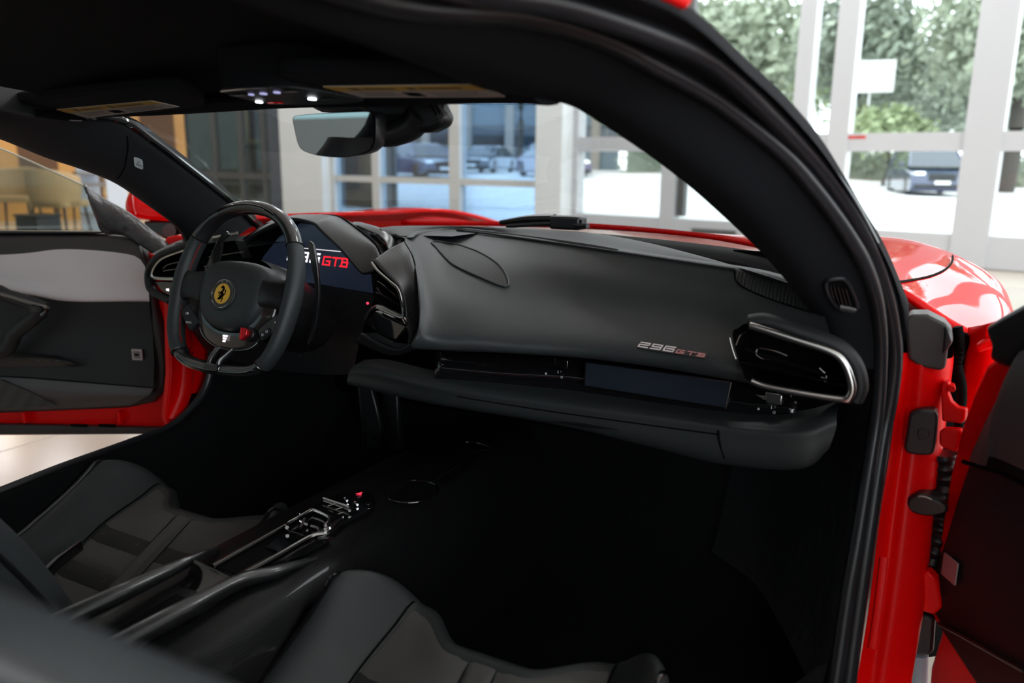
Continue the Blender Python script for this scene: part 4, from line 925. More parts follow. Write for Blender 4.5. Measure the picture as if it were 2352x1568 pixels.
t0 = Qn(736, 603, SP, SN); hh_ = (Qn(738, 584, SP, SN) - t0).length
strokes('display_lettering', '296', Fr(t0 - scr_x * (wl_ * 1.34), scr_x, V((0, .1, 1))), hh_, wl_ * .32, wl_ * .15, hh_ * .22, M_tw, bn, z0=.0012)
a, b = Qn(690, 569, SP, SN), Qn(783, 577.5, SP, SN); tube('display_line', [a + SN * .0012, b + SN * .0012], .0007, M_tw, bn, n=2, seg=6)
fr = Fr(Qn(689, 565, SP, SN), scr_x, V((0, .1, 1))); text_mesh('display_word', 'Ferrari', .0105, fr, M_tw, bn, align='RIGHT', z0=.0012)
# --- driver outboard vent
lv = part('air_vent', 'driver outboard air vent with chrome lip and light switch')
cavity('vent_throat', y3([(352, 622, 1.235), (362, 600, 1.235), (390, 583, 1.23), (470, 560, 1.23), (540, 552, 1.24), (560, 600, 1.25), (470, 640, 1.22), (360, 640, 1.23)]), V((0, .05, 0)), M_ink, lv, taper=.85)
tube('vent_lip', y3([(470, 560, 1.222), (420, 575, 1.222), (375, 592, 1.226), (356, 612, 1.230), (350, 630, 1.232), (358, 638, 1.228), (420, 640, 1.215), (480, 636, 1.21)]), .0042, M_chrome, lv, n=50, seg=8, up=(0, 1, 0))
tube('vent_lip', y3([(490, 545, 1.23), (545, 535, 1.235)]), .0035, M_chrome, lv, n=6, seg=8, up=(0, 1, 0))
tube('vent_hood', y3([(480, 548, 1.23), (420, 566, 1.225), (372, 585, 1.228), (348, 612, 1.235), (343, 640, 1.238), (352, 668, 1.235), (395, 692, 1.225)]), (.009, .012), M_soft, lv, n=40, seg=10, up=(0, 1, 0))
for s_ in ([(375, 617), (385, 608), (415, 601)], [(376, 622), (410, 617)], [(480, 590), (560, 578)], [(470, 612), (560, 600)]): tube('vent_vane', [Q(a, b, y=1.222) for a, b in s_], .0016, M_dchrome, lv, n=8, seg=8)
prism('light_switch_panel', y3([(353, 645, 1.232), (420, 648, 1.215), (420, 690, 1.215), (394, 684, 1.22), (370, 668, 1.228)]), V((0, .03, 0)), M_gloss, lv, bevel=.003)
p = Q(384, 665, y=1.216); box('light_icon', p, (.007, .001, .004), M_tw, lv); box('light_icon', p + V((.004, 0, 0)), (.003, .001, .006), M_tw, lv)
loft('knee_panel', [y3([(395, 690, 1.23), (480, 660, 1.23), (600, 650, 1.30), (740, 655, 1.34), (862, 676, 1.30)]), y3([(420, 730, 1.25), (500, 720, 1.26), (620, 720, 1.32), (740, 740, 1.34), (830, 770, 1.28)]), y3([(470, 800, 1.34), (540, 830, 1.36), (640, 850, 1.40), (740, 860, 1.40), (810, 860, 1.30)])], M_soft, dash, 16, 40)
# badge on the fascia
b0, b1 = cast(ft, 1466, 799, .002), cast(ft, 1620, 823, .002); bu = cast(ft, 1470, 786, .002)
fr = Fr(b0, b1 - b0, bu - b0); L_ = (b1 - b0).length; H_ = .0105
bdg = empty('model_badge', (0, 0, 0), dash) if False else None
plate('badge_base', [(-.002, -.002), (L_ * .55, -.0015), (L_ * .56, -.0015), (L_ + .002, -.002), (L_ + .004, H_ * .72), (L_ * .60, H_ * .75), (L_ * .58, H_ + .002), (.003, H_ + .002)], fr, .0012, mat('badge_shadow_black', (.02, .016, .016), .4), dash, z0=-.001)
strokes('badge_lettering', '296', Fr(fr.p(0, .0012), fr.x, fr.y), H_ * .82, L_ * .14, L_ * .052, .0019, mat('badge_silver', (.80, .72, .71), .35), dash, z0=.0004, th=.001)
strokes('badge_lettering', 'GTB', Fr(fr.p(L_ * .575, .0006), fr.x, fr.y), H_ * .56, L_ * .105, L_ * .045, .0013, mat('badge_red', (.70, .30, .30), .4), dash, z0=.0004, th=.001)
# ================================================================== STEERING WHEEL
sw = part('steering_wheel', 'flat-bottomed steering wheel with carbon top and yellow emblem')
TH = R(21)
WO = V((-.378, 1.125, .748)); WX = V((1, 0, 0)); WY = V((0, math.sin(TH), math.cos(TH)))
WF = Fr(WO, WX, WY)      # z towards the driver
half = [(0, .172), (.056, .163), (.104, .135), (.134, .088), (.148, .03), (.148, -.03), (.138, -.088), (.117, -.130), (.086, -.149), (.042, -.155), (0, -.156)]
full = half + [(-x, y) for x, y in half[-2:0:-1]]
ring = crv([WF.p(x, y, 0) for x, y in full], 160, True)
def rimseg(name, i0, i1, m, rr, grow=0):
    idx = [i % 160 for i in range(i0, i1 + 1)]; P = [ring[i] for i in idx]
    n = len(P)
    G = []
    for k_, i in enumerate(idx):
        t = (ring[(i + 1) % 160] - ring[(i - 1) % 160]).normalized(); nn = WF.z; s = t.cross(nn).normalized()
        f = k_ / (n - 1); ra, rb = rr(f) if callable(rr) else rr
        G.append([ring[i] + s * (ra * math.cos(a)) + nn * (rb * math.sin(a)) for a in [2 * PI * j / 18 for j in range(18)]])
    vs = [p for g in G for p in g]; fs = [(i * 18 + j, i * 18 + (j + 1) % 18, (i + 1) * 18 + (j + 1) % 18, (i + 1) * 18 + j) for i in range(n - 1) for j in range(18)] + [tuple(range(18)), tuple(range((n - 1) * 18, n * 18))]
    return mesh(name, vs, fs, m, sw)
# index 0 is the top; the carbon cap, two grips, the gloss bottom
cap = 24; bot0, bot1 = 62, 98
rimseg('carbon_cap', -cap, cap, M_carbong, (.0135, .0190))
rimseg('grip', cap, bot0, M_leather, lambda f: (.0135 + .003 * math.exp(-((f - .45) / .25) ** 2), .0195 + .002 * math.exp(-((f - .45) / .25) ** 2)))
rimseg('grip', bot1, 160 - cap, M_leather, lambda f: (.0135 + .003 * math.exp(-((f - .55) / .25) ** 2), .0195 + .002 * math.exp(-((f - .55) / .25) ** 2)))
rimseg('gloss_base', bot0, bot1, M_carbong, lambda f: (.0120, .016))
for i in (cap, bot0, bot1, 160 - cap):
    P = [ring[(i + d) % 160] for d in (-1, 0, 1)]; t = (P[2] - P[0]).normalized(); s = t.cross(WF.z).normalized()
    tube('joint_ring', [P[1] + s * (.0145 * math.cos(a)) + WF.z * (.0200 * math.sin(a)) for a in [2 * PI * j / 20 for j in range(20)]], .0009, M_dchrome if i in (bot0, bot1) else M_ink, sw, n=40, seg=6, closed=True, up=t)
# cap ridge and bottom chrome line
tube('cap_ridge', [ring[i % 160] + WF.z * .0185 for i in range(-12, 13, 2)], .0025, M_gloss, sw, n=30, seg=8)
tube('base_chrome', [ring[i] + WF.z * .0145 + WF.y * -.004 for i in range(64, 97, 2)], .0028, M_dchrome, sw, n=40, seg=8)
# red stitching along the inside of the grips
M_st = mat('red_stitching', (.45, .01, .015), .6)
for rng in (range(100, 136, 1), range(26, 60, 1)):
    for i in rng:
        for hlf in (0, .5):
            a = ring[i].lerp(ring[(i + 1) % 160], hlf); c_ = (WO - a).normalized(); t = (ring[(i + 1) % 160] - ring[i - 1]).normalized()
            p = a + c_ * .0150 + WF.z * .004
            if hlf == 0: st_ = tube('stitch', [p - t * .0012 - WF.z * .0016, p + t * .0012 + WF.z * .0016], .0006, M_st, sw, n=2, seg=4)
            else: tube('stitch', [p + t * .0012 - WF.z * .0016, p - t * .0012 + WF.z * .0016], .0006, M_st, sw, n=2, seg=4)
HF = Fr(WF.p(.009, -.010, -.014), WX, WY)
# airbag pad
pad = [(-.078, .052), (-.050, .066), (0, .070), (.050, .066), (.080, .050), (.088, .018), (.082, -.020), (.062, -.052), (.030, -.068), (0, -.071), (-.030, -.068), (-.062, -.052), (-.082, -.020), (-.086, .018)]
pc = crv([V((x, y, 0)) for x, y in pad], 64, True); rings = [(1.0, -.012), (1.0, .018), (.97, .030), (.88, .038), (.70, .043), (.40, .046), (.12, .047)]
vs = [HF.p(p.x * s_, p.y * s_, d_) for s_, d_ in rings for p in pc]; nR = len(rings)
fs = [(i * 64 + j, i * 64 + (j + 1) % 64, (i + 1) * 64 + (j + 1) % 64, (i + 1) * 64 + j) for i in range(nR - 1) for j in range(64)] + [tuple(range((nR - 1) * 64, nR * 64))]
mesh('airbag_pad', vs, fs, M_leather, sw)
EF = Fr(HF.p(-.004, -.002, .0455), WX, WY)
def disc(r, n=48, kx=1): return [(r * kx * math.cos(2 * PI * i / n), r * math.sin(2 * PI * i / n)) for i in range(n)]
tube('emblem_ring', [EF.p(x, y, .002) for x, y in disc(.0300, 24)], .0028, M_leather, sw, n=48, seg=10, closed=True, up=EF.z)
plate('emblem_disc', disc(.0280), EF, .003, M_gloss, sw)
tube('emblem_rim', [EF.p(x, y, .003) for x, y in disc(.0278, 24)], .0009, M_bright, sw, n=48, seg=8, closed=True, up=EF.z)
plate('emblem_shield', disc(.0202, kx=.98), EF, .0008, M_yellow, sw, z0=.003)
# rearing horse silhouette
hp = [(-.34, .74), (-.24, .84), (-.12, .90), (-.04, 1.0), (.02, .92), (.16, .86), (.28, .70), (.32, .50), (.22, .34), (.14, .20), (.24, .06), (.36, -.08), (.38, -.24), (.28, -.36), (.20, -.44), (.34, -.56), (.30, -.70), (.18, -.80), (.22, -.92), (.10, -1.0), (.0, -.98), (.10, -.88), (.08, -.76), (.16, -.66), (.16, -.58), (.04, -.50), (-.10, -.60), (-.32, -.66), (-.50, -.62), (-.56, -.70), (-.40, -.76), (-.14, -.72), (.0, -.62), (-.06, -.44), (-.02, -.28), (-.06, -.12), (-.14, -.02), (-.30, -.10), (-.38, -.30), (-.46, -.34), (-.48, -.24), (-.40, -.02), (-.24, .10), (-.42, .08), (-.56, .0), (-.64, .06), (-.54, .16), (-.38, .20), (-.20, .22), (-.08, .32), (.0, .48), (-.04, .62), (-.16, .64), (-.28, .64)]
plate('emblem_horse', [(x * .0160, y * .0165) for x, y in hp], EF, .0006, M_ink, sw, z0=.0038)
tl = [(.34, -.06), (.44, .02), (.48, .16), (.42, .32), (.46, .46), (.60, .54), (.56, .42), (.62, .28), (.60, .08), (.52, -.10), (.38, -.18)]
plate('emblem_tail', [(x * .0152, y * .0165) for x, y in tl], EF, .0006, M_ink, sw, z0=.0038)
for a in (75, 105): p = EF.p(.0245 * math.cos(R(a)), .0245 * math.sin(R(a)), .003); cyl('emblem_stud', p, p + EF.z * .0006, .0012, M_bright, sw, seg=8)
# side spokes
for sg_ in (-1, 1):
    rows = []
    for x, y0, y1, d in ((.066, .030, -.026, .018), (.100, .026, -.022, .016), (.130, .028, -.024, .008), (.147, .040, -.036, .002)):
        rows.append([WF.p(sg_ * x, y0, d - .012), WF.p(sg_ * x, y0 * .95, d), WF.p(sg_ * x, (y0 + y1) / 2, d + .004), WF.p(sg_ * x, y1 * .95, d), WF.p(sg_ * x, y1, d - .012)])
    loft('spoke', rows, M_soft if sg_ < 0 else M_satin, sw, 14, 16, solid=.006)
# button arc under the pad
arc = [(-.098, -.012), (-.092, -.040), (-.068, -.078), (-.030, -.096), (.012, -.099), (.050, -.094), (.072, -.080), (.096, -.040), (.100, -.015)]
ac = crv([V((x, y, 0)) for x, y in arc], 40)
G = []
for i, p in enumerate(ac):
    t = (ac[min(i + 1, 39)] - ac[max(i - 1, 0)]).normalized(); s = V((t.y, -t.x, 0)); s = s if s.dot(V((p.x, p.y + .0, 0))) > 0 else -s
    wd = .014
    G.append([HF.p(*(p - s * .030).xy, .012), HF.p(*(p - s * .026).xy, .024), HF.p(*p.xy, .020), HF.p(*(p + s * .006).xy, .014), HF.p(*(p + s * .007).xy, .002)])
grid_mesh('button_arc', G, mat('smoked_touch_panel', (.030, .024, .022), .16, spec=.6, coat=.5), sw)
tube('arc_edge', [HF.p(*(p * 1.055).xy, .013) for p in ac], .0014, M_chrome, sw, n=60, seg=8)
fr = Fr(HF.p(.004, -.087, .026), WX, WY)
for i, (w_, yy) in enumerate(((.013, .0065), (.010, .0015), (.008, -.0035))): plate('start_marking', rrect(w_, .004, .001), Fr(fr.p(0, yy), fr.x, fr.y), .0004, M_tw, sw)
# red drive mode lever
mf = Fr(HF.p(.063, -.072, .030), V((.82, .0, 0)) * 1 + WY * -.2, WY)
cyl('mode_dial', HF.p(.068, -.071, .018), HF.p(.068, -.071, .034), .014, M_satin, sw, bevel=.002)
M_rd = mat('red_anodised', (.62, .02, .03), .28, metal=.7)
plate('mode_lever', [(-.011, .010), (.006, .011), (.010, .0), (.004, -.012), (-.003, -.014), (-.008, -.004)], mf, .012, M_rd, sw, bevel=.0015)
tube('mode_ridge', [mf.p(-.007, .009, .0128), mf.p(.001, -.011, .0128)], .0016, mat('red_highlight_metal', (.8, .06, .06), .2, metal=.8), sw, n=2, seg=8)
# right thumb controls
tf = Fr(HF.p(.112, -.052, .012), V((.75, 0, 0)) + WY * .66, -WX * .66 + WY * .75)
plate('thumb_pod', rrect(.062, .030, .010), tf, .014, M_gloss, sw, bevel=.003)
plate('thumb_button', rrect(.026, .012, .004), Fr(tf.p(-.014, -.004, .014), tf.x, tf.y), .002, M_soft, sw, bevel=.0006)
for dx in (-.020, -.009):
    c_ = tf.p(dx, -.004, .0164); tube('button_mark', [c_ + tf.x * (.0022 * math.cos(t)) + tf.y * (.0022 * math.sin(t)) for t in [i * PI / 4 for i in range(8)]], .0004, M_white, sw, n=16, seg=5, closed=True, up=tf.z)
c_ = tf.p(.018, -.004, .012); cyl('thumb_roller', c_ - tf.y * .005, c_ + tf.y * .005, .006, M_chrome, sw, seg=18, bevel=.001)
# left light buttons
bf = Fr(HF.p(-.112, -.052, .010), V((.75, 0, 0)) - WY * .66, WX * .66 + WY * .75)
plate('light_pod', rrect(.056, .030, .008), bf, .010, M_soft, sw, bevel=.003)
text_mesh('light_text', 'AUTO', .006, Fr(HF.p(-.108, -.064, .021), WX, WY), M_white, sw)
plate('light_symbol', [(-.003, -.0025), (0, -.0025), (.002, -.001), (.002, .001), (0, .0025), (-.003, .0025)], Fr(HF.p(-.116, -.046, .0205), WX, WY), .0004, M_white, sw)
for k_ in range(3): plate('light_symbol', rrect(.003, .0006, .0002), Fr(HF.p(-.1215, -.0478 + k_ * .0018, .0205), WX, WY), .0004, M_white, sw)
# lower double spoke
for sg_ in (-1, 1):
    tube('lower_spoke', [WF.p(sg_ * .020 + .006, -.112, -.006), WF.p(sg_ * .016 + .003, -.126, .002), WF.p(sg_ * .013, -.140, .010), WF.p(sg_ * .012, -.156, .013)], [(.005, .008), (.005, .008), (.005, .007), (.006, .006)], M_carbong, sw, n=20, seg=10, up=WF.z)
plate('spoke_foot', rrect(.042, .016, .006), Fr(WF.p(0, -.155, .010), WX, WY), .009, M_gloss, sw, bevel=.003)
# paddles and stalk
def paddle(poly, y, label):
    prism('shift_paddle', [Q(a, b, y=y) for a, b in poly], V((.0, .007, -.002)), M_carbong, sw, round=1, rn=50, bevel=.0015, label=label)
paddle([(470, 622), (478, 600), (490, 570), (505, 542), (514, 529), (521, 532), (523, 540), (510, 552), (506, 575), (500, 600), (494, 622)], 1.185, 'tall black shift paddle')
paddle([(706, 557), (712, 553), (718, 560), (727, 600), (732, 650), (731, 690), (725, 740), (712, 785), (705, 790), (716, 745), (722, 700), (723, 660), (714, 610)], 1.20, 'thin curved black shift paddle')
prism('paddle_stem', [Q(a, b, y=1.19) for a, b in ((460, 628), (480, 620), (520, 624), (545, 640), (500, 642), (459, 642))], V((0, .012, 0)), M_satin, sw, bevel=.002)
p = Q(474, 635, y=1.186)
plate('paddle_arrow', [(-.006, 0), (-.001, .004), (-.001, .002), (.006, .002), (.006, -.002), (-.001, -.002), (-.001, -.004)], Fr(p, WX, V((0, .2, 1))), .0004, M_grey, sw)
text_mesh('paddle_text', 'DOWN', .005, Fr(Q(476, 615, y=1.1835), WX, V((0, .2, 1))), M_grey, sw)
cl_ = part('steering_column')
loft('column_shroud', [[WF.p(.09 * math.cos(a), .075 * math.sin(a), -.025) for a in [2 * PI * i / 20 for i in range(21)]], [WF.p(.10 * math.cos(a), .08 * math.sin(a) - .005, -.10) for a in [2 * PI * i / 20 for i in range(21)]], [WF.p(.10 * math.cos(a), .07 * math.sin(a) - .02, -.20) for a in [2 * PI * i / 20 for i in range(21)]]], M_satin, cl_, 10, 40)
c0 = [WF.p(.05 * math.cos(a), .05 * math.sin(a), 0) for a in [2 * PI * i / 20 for i in range(21)]]
cyl('column_hub', WF.p(0, 0, -.03), WF.p(0, 0, .0), .06, M_satin, cl_, seg=28)
tube('column_stud', [Q(868, 780, y=1.25), Q(690, 815, y=1.2)][1:] + [Q(694, 815, y=1.2)], .003, M_chrome, cl_, n=2, seg=8)
# ================================================================== FLOOR, TUNNEL, CONSOLE
def sm(a, b, x): t = min(1, max(0, (x - a) / (b - a))); return t * t * (3 - 2 * t)
cabin = part('cabin_floor', 'black carpeted footwells and sills')
G = []
for i in range(30):
    y = -.3 + 2.1 * i / 29; fz = .15 + .42 * max(0, (y - 1.38) / .42) ** 1.3
    G.append([V((x, y + (.0), max(fz, z))) for x, z in ((-.70, .26), (-.66, .17), (-.60, .15), (-.40, .15), (-.20, .15), (0, .15), (.20, .15), (.40, .15), (.60, .15), (.68, .17), (.78, .26))])
grid_mesh('carpet', G, M_carpet, cabin)
mesh('bulkhead', [V((-.74, 1.62, .40)), V((.80, 1.62, .40)), V((.76, 1.52, .76)), V((-.74, 1.52, .76))], [(0, 1, 2, 3)], M_carpet, cabin, solid=.01)
SX = -.70
sc = [(-160, 1205), (0, 1140), (150, 1080), (300, 1025), (400, 985), (455, 935), (484, 890), (494, 850), (497, 800), (490, 740)]
s3 = [Q(a, b, x=SX) for a, b in sc]
kick = s3 + [V((SX, 1.62, .78)), V((SX, 1.72, .15)), V((SX, .2, .15)), V((SX, .2, .33)), V((SX, .5, .34))]
kc = [V((SX, .2, .33)), V((SX, .5, .34))] + s3[1:]
loft('kick_panel', [kc] + [[p + V((a, b * sm(.6, 1.25, p.y), c)) for p in kc] for a, b, c in ((.012, .01, -.006), (.04, .05, -.03), (.09, .14, -.08), (.16, .26, -.14), (.28, .36, -.20))], M_carpet, cabin, 20, 50)
tube('sill_seal', [V((SX - .012, .1, .335)), V((SX - .012, .5, .345))] + [p + V((-.012, 0, 0)) for p in s3], (.014, .010), M_rubber, cabin, n=60, seg=10, up=(1, 0, 0))
loft('sill_cover', [[V((SX + .005, .1, .33)), V((SX + .005, .5, .34))] + s3[1:6], [V((SX + .05, .1, .345)), V((SX + .05, .5, .35))] + [p + V((.05, -.01, .012)) for p in s3[1:6]], [V((SX + .09, .1, .20)), V((SX + .09, .5, .20))] + [p + V((.09, -.02, -.12)) for p in s3[1:6]]], M_carpet, cabin, 10, 40)
kp = [(.80, .28), (.98, .32), (1.08, .40), (1.17, .52), (1.205, .64), (1.215, .76), (1.24, .82), (1.62, .80), (1.75, .15), (.80, .15)]
kq = [p + V((-.006, .012, 0)) for p in s2[12:]]
loft('kick_panel', [kq] + [[p + V((a, b, c)) for p in kq] for a, b, c in ((-.012, .02, 0), (-.04, .10, -.01), (-.09, .22, -.02), (-.16, .36, -.03), (-.26, .46, -.04))], mat('kick_panel_fabric', (.032, .034, .037), .85, spec=.15, bump=(40, .6, .01)), cabin, 20, 40)
loft('sill_cover', [[V((.80, -.3, .33)), V((.80, .4, .33)), V((.80, .9, .32))], [V((.74, -.3, .345)), V((.74, .4, .345)), V((.74, .9, .33))], [V((.68, -.3, .2)), V((.68, .4, .2)), V((.68, .9, .2))]], M_soft, cabin, 10, 20)
# loose black floor cover rucked up along the passenger sill
G = []
for i in range(40):
    G.append([])
    for j in range(24):
        f, h = i / 39, j / 23; y = .60 + .52 * f; w_ = .010 * math.sin(f * 26 + h * 3) * (1 - h) + .006 * math.sin(f * 55 - h * 5) * (1 - h)
        G[-1].append(V((.50 + .265 * h ** .8 + .3 * w_, y - .04 * h, .165 + .17 * h ** 2.2 + w_ * .9 + .004)))
grid_mesh('floor_cover', G, mat('black_floor_film', (.055, .058, .062), .5, spec=.4), cabin)
# pedals
pd_ = part('pedals')
prism('brake_pedal', [Q(a, b, y=1.50) for a, b in ((822, 885), (850, 885), (866, 950), (874, 990), (870, 1018), (858, 1030), (842, 1030), (834, 1018))], V((.004, .012, 0)), M_satin, pd_, bevel=.003)
tube('pedal_edge', [Q(a, b, y=1.497) for a, b in ((823, 885), (829, 940), (834, 985), (838, 1022))], .0028, M_chrome, pd_, n=12, seg=8)
p = Q(861, 1005, y=1.495); cyl('pedal_stud', p, p + V((0, -.003, 0)), .006, M_dchrome, pd_, seg=12)
prism('throttle_pedal', [Q(a, b, y=1.53) for a, b in ((876, 890), (910, 895), (914, 990), (920, 1040), (885, 1030), (880, 960))], V((.004, .012, 0)), M_satin, pd_, bevel=.003)
# --- tunnel
CZ = .44
con = part('centre_console', 'gloss carbon tunnel console with metal shift gate')
G = []
for i in range(40):
    y = .22 + 1.32 * i / 39; k_ = 1 - .12 * sm(.9, 1.4, y)
    prof = [(-.185, .15), (-.165, .26), (-.135, .36), (-.105, .415), (-.075, .434), (-.04, .4375), (0, .438), (.04, .4375), (.075, .434), (.105, .415), (.135, .36), (.165, .26), (.185, .15)]
    G.append([V((a * k_, y, b - .02 * sm(1.1, 1.5, y) * (b > .3))) for a, b in prof])
tun = grid_mesh('tunnel', G, M_carbons, con)
cq = lambda L, z=CZ: [Q(a, b, z=z) for a, b in L]
# carbon side rails at the rear and the stowage bin between them
tube('side_rail', [Q(-60, 1520, z=.462), Q(187, 1405, z=.460), Q(330, 1338, z=.456), Q(452, 1280, z=.450), Q(500, 1262, z=.440)], [(.014, .013), (.014, .013), (.013, .012), (.010, .009), (.003, .005)], M_carbonr, con, n=40, seg=14)
tube('side_rail', [Q(60, 1600, z=.462), Q(302, 1466, z=.458), Q(430, 1398, z=.455), Q(551, 1334, z=.450), Q(640, 1312, z=.440), Q(740, 1280, z=.425)], [(.014, .013), (.014, .013), (.014, .013), (.012, .011), (.012, .009), (.005, .005)], M_carbonr, con, n=40, seg=14)
prism('stowage_bin', cq([(60, 1560), (300, 1425), (405, 1362), (464, 1392), (380, 1440), (150, 1580)], .4425), V((0, 0, -.001)), M_ink, con)  # flat black sheet painted in place of the bin's shaded depth
bL, bR = Q(448, 1283, z=.457), Q(546, 1330, z=.457); rL, rR = Q(408, 1362, z=.434), Q(464, 1394, z=.434); fL, fR = Q(492, 1299, z=.441), Q(562, 1326, z=.441)
sad = lambda A, B, h: [A.lerp(B, k / 4) + V((0, 0, -h * math.sin(PI * k / 4))) for k in range(5)]
loft('bridge', [sad(fL, fR, 0), sad(bL.lerp(fL, .3), bR.lerp(fR, .3), .001), sad(bL, bR, .001), sad(bL.lerp(rL, .12), bR.lerp(rR, .12), .003), sad(bL.lerp(rL, .5), bR.lerp(rR, .5), .004), sad(rL, rR, .002)], M_gloss, con, 26, 14, smooth_rows=True)
# channel between two bright-edged rails
prism('slide_channel', cq([(490, 1300), (655, 1210), (712, 1230), (560, 1322)], .4425), V((0, 0, -.001)), M_ink, con)  # flat black sheet, shade of the channel put into its colour
tube('channel_rail', cq([(488, 1300), (570, 1253), (652, 1207)], .446), (.0045, .0035), M_dchrome, con, n=10, seg=8)
tube('channel_rail', cq([(552, 1320), (635, 1275), (715, 1230), (745, 1224)], .446), (.0045, .0035), M_dchrome, con, n=12, seg=8)
prism('channel_lid', cq([(608, 1258), (668, 1216), (700, 1228), (640, 1268)], .444), V((0, 0, .001)), M_gloss, con)
prism('console_sheen', cq([(640, 1290), (720, 1235), (745, 1228), (770, 1235), (700, 1272)], .4425), V((0, 0, -.001)), M_gloss, con)
# shift gate
gate = cq([(655, 1208), (708, 1168), (750, 1143), (800, 1124), (830, 1121), (853, 1130), (862, 1148), (850, 1168), (800, 1192), (752, 1226), (712, 1231), (680, 1222)], .446)
prism('gate_plate', gate, V((0, 0, -.008)), M_gloss, con, round=1, rn=60, bevel=.0015)
GZ = .452
tube('gate_loop', cq([(659, 1211), (661, 1202), (685, 1188), (711, 1173), (720, 1171), (745, 1181), (756, 1189), (755, 1198), (747, 1206)], GZ), .0030, M_bright, con, n=60, seg=10)
tube('gate_bar', cq([(743, 1144), (772, 1154), (801, 1164), (803, 1172)], GZ), .0026, M_bright, con, n=20, seg=10)
tube('gate_bar', cq([(743, 1150), (772, 1160), (800, 1170)], .449), .0012, M_chrome, con, n=8, seg=6)
for a, b in (((690, 1196), (705, 1204)), ((715, 1207), (730, 1213)), ((700, 1191), (690, 1213))): tube('gate_tooth', cq([a, b], .451), .0022, M_chrome, con, n=2, seg=8)
for a, b in (((752, 1162), (768, 1157)), ((770, 1170), (786, 1165)), ((756, 1172), (766, 1176)), ((776, 1180), (788, 1176))): tube('gate_tooth', cq([a, b], .450), .0012, M_dchrome, con, n=2, seg=6)
prism('gate_wedge', cq([(714, 1227), (752, 1206), (789, 1184), (766, 1211), (751, 1220)], .4485), V((0, 0, -.003)), M_bright, con, bevel=.0004)
for u, v in ((756, 1209), (846, 1157), (687, 1179)):
    p = Q(u, v, z=.449); s_ = cyl('gate_screw', p, p + V((0, 0, .0014)), .0042 if u != 687 else .003, M_bright, con, seg=16); cyl('screw_socket', p + V((0, 0, .0014)), p + V((0, 0, .0017)), .002, M_ink, s_, seg=6)
for u, v in ((793, 1148), (816, 1157)): tube('gate_toggle', cq([(u - 6, v - 1), (u, v - 4), (u + 5, v + 2)], .4495), .0022, M_bright, con, n=8, seg=8)
prism('hazard_button', cq([(817, 1133), (832, 1129), (829, 1136)], .448), V((0, 0, -.001)), mat('hazard_red', (.8, .03, .06), .4, emit=(1, .05, .1), estr=.5), con)
prism('gate_marking', cq([(819, 1142), (825, 1139), (827, 1144)], .448), V((0, 0, -.001)), M_grey, con)
# cup ring and front recess
cc = Q(945, 1128, z=.436)
tube('cup_ring', [cc + V((.046 * math.cos(a), .05 * math.sin(a), 0)) for a in [2 * PI * i / 24 for i in range(24)]], .0018, M_gloss, con, n=60, seg=8, closed=True)
cyl('cup_well', cc + V((0, 0, -.002)), cc + V((0, 0, .0008)), .045, M_ink, con, seg=32)  # shallow black disc painted for the shade down in the cup hole
tube('phone_recess', cq([(985, 1110), (1040, 1075), (1085, 1040), (1128, 1030), (1100, 1018), (1062, 1016), (1050, 1035)], .432), .0016, M_gloss, con, n=40, seg=8)
prism('phone_well', cq([(990, 1095), (1060, 1030), (1120, 1034), (1080, 1075), (1020, 1112)], .4315), V((0, 0, -.001)), M_ink, con)  # flat black sheet standing in for the shaded phone recess

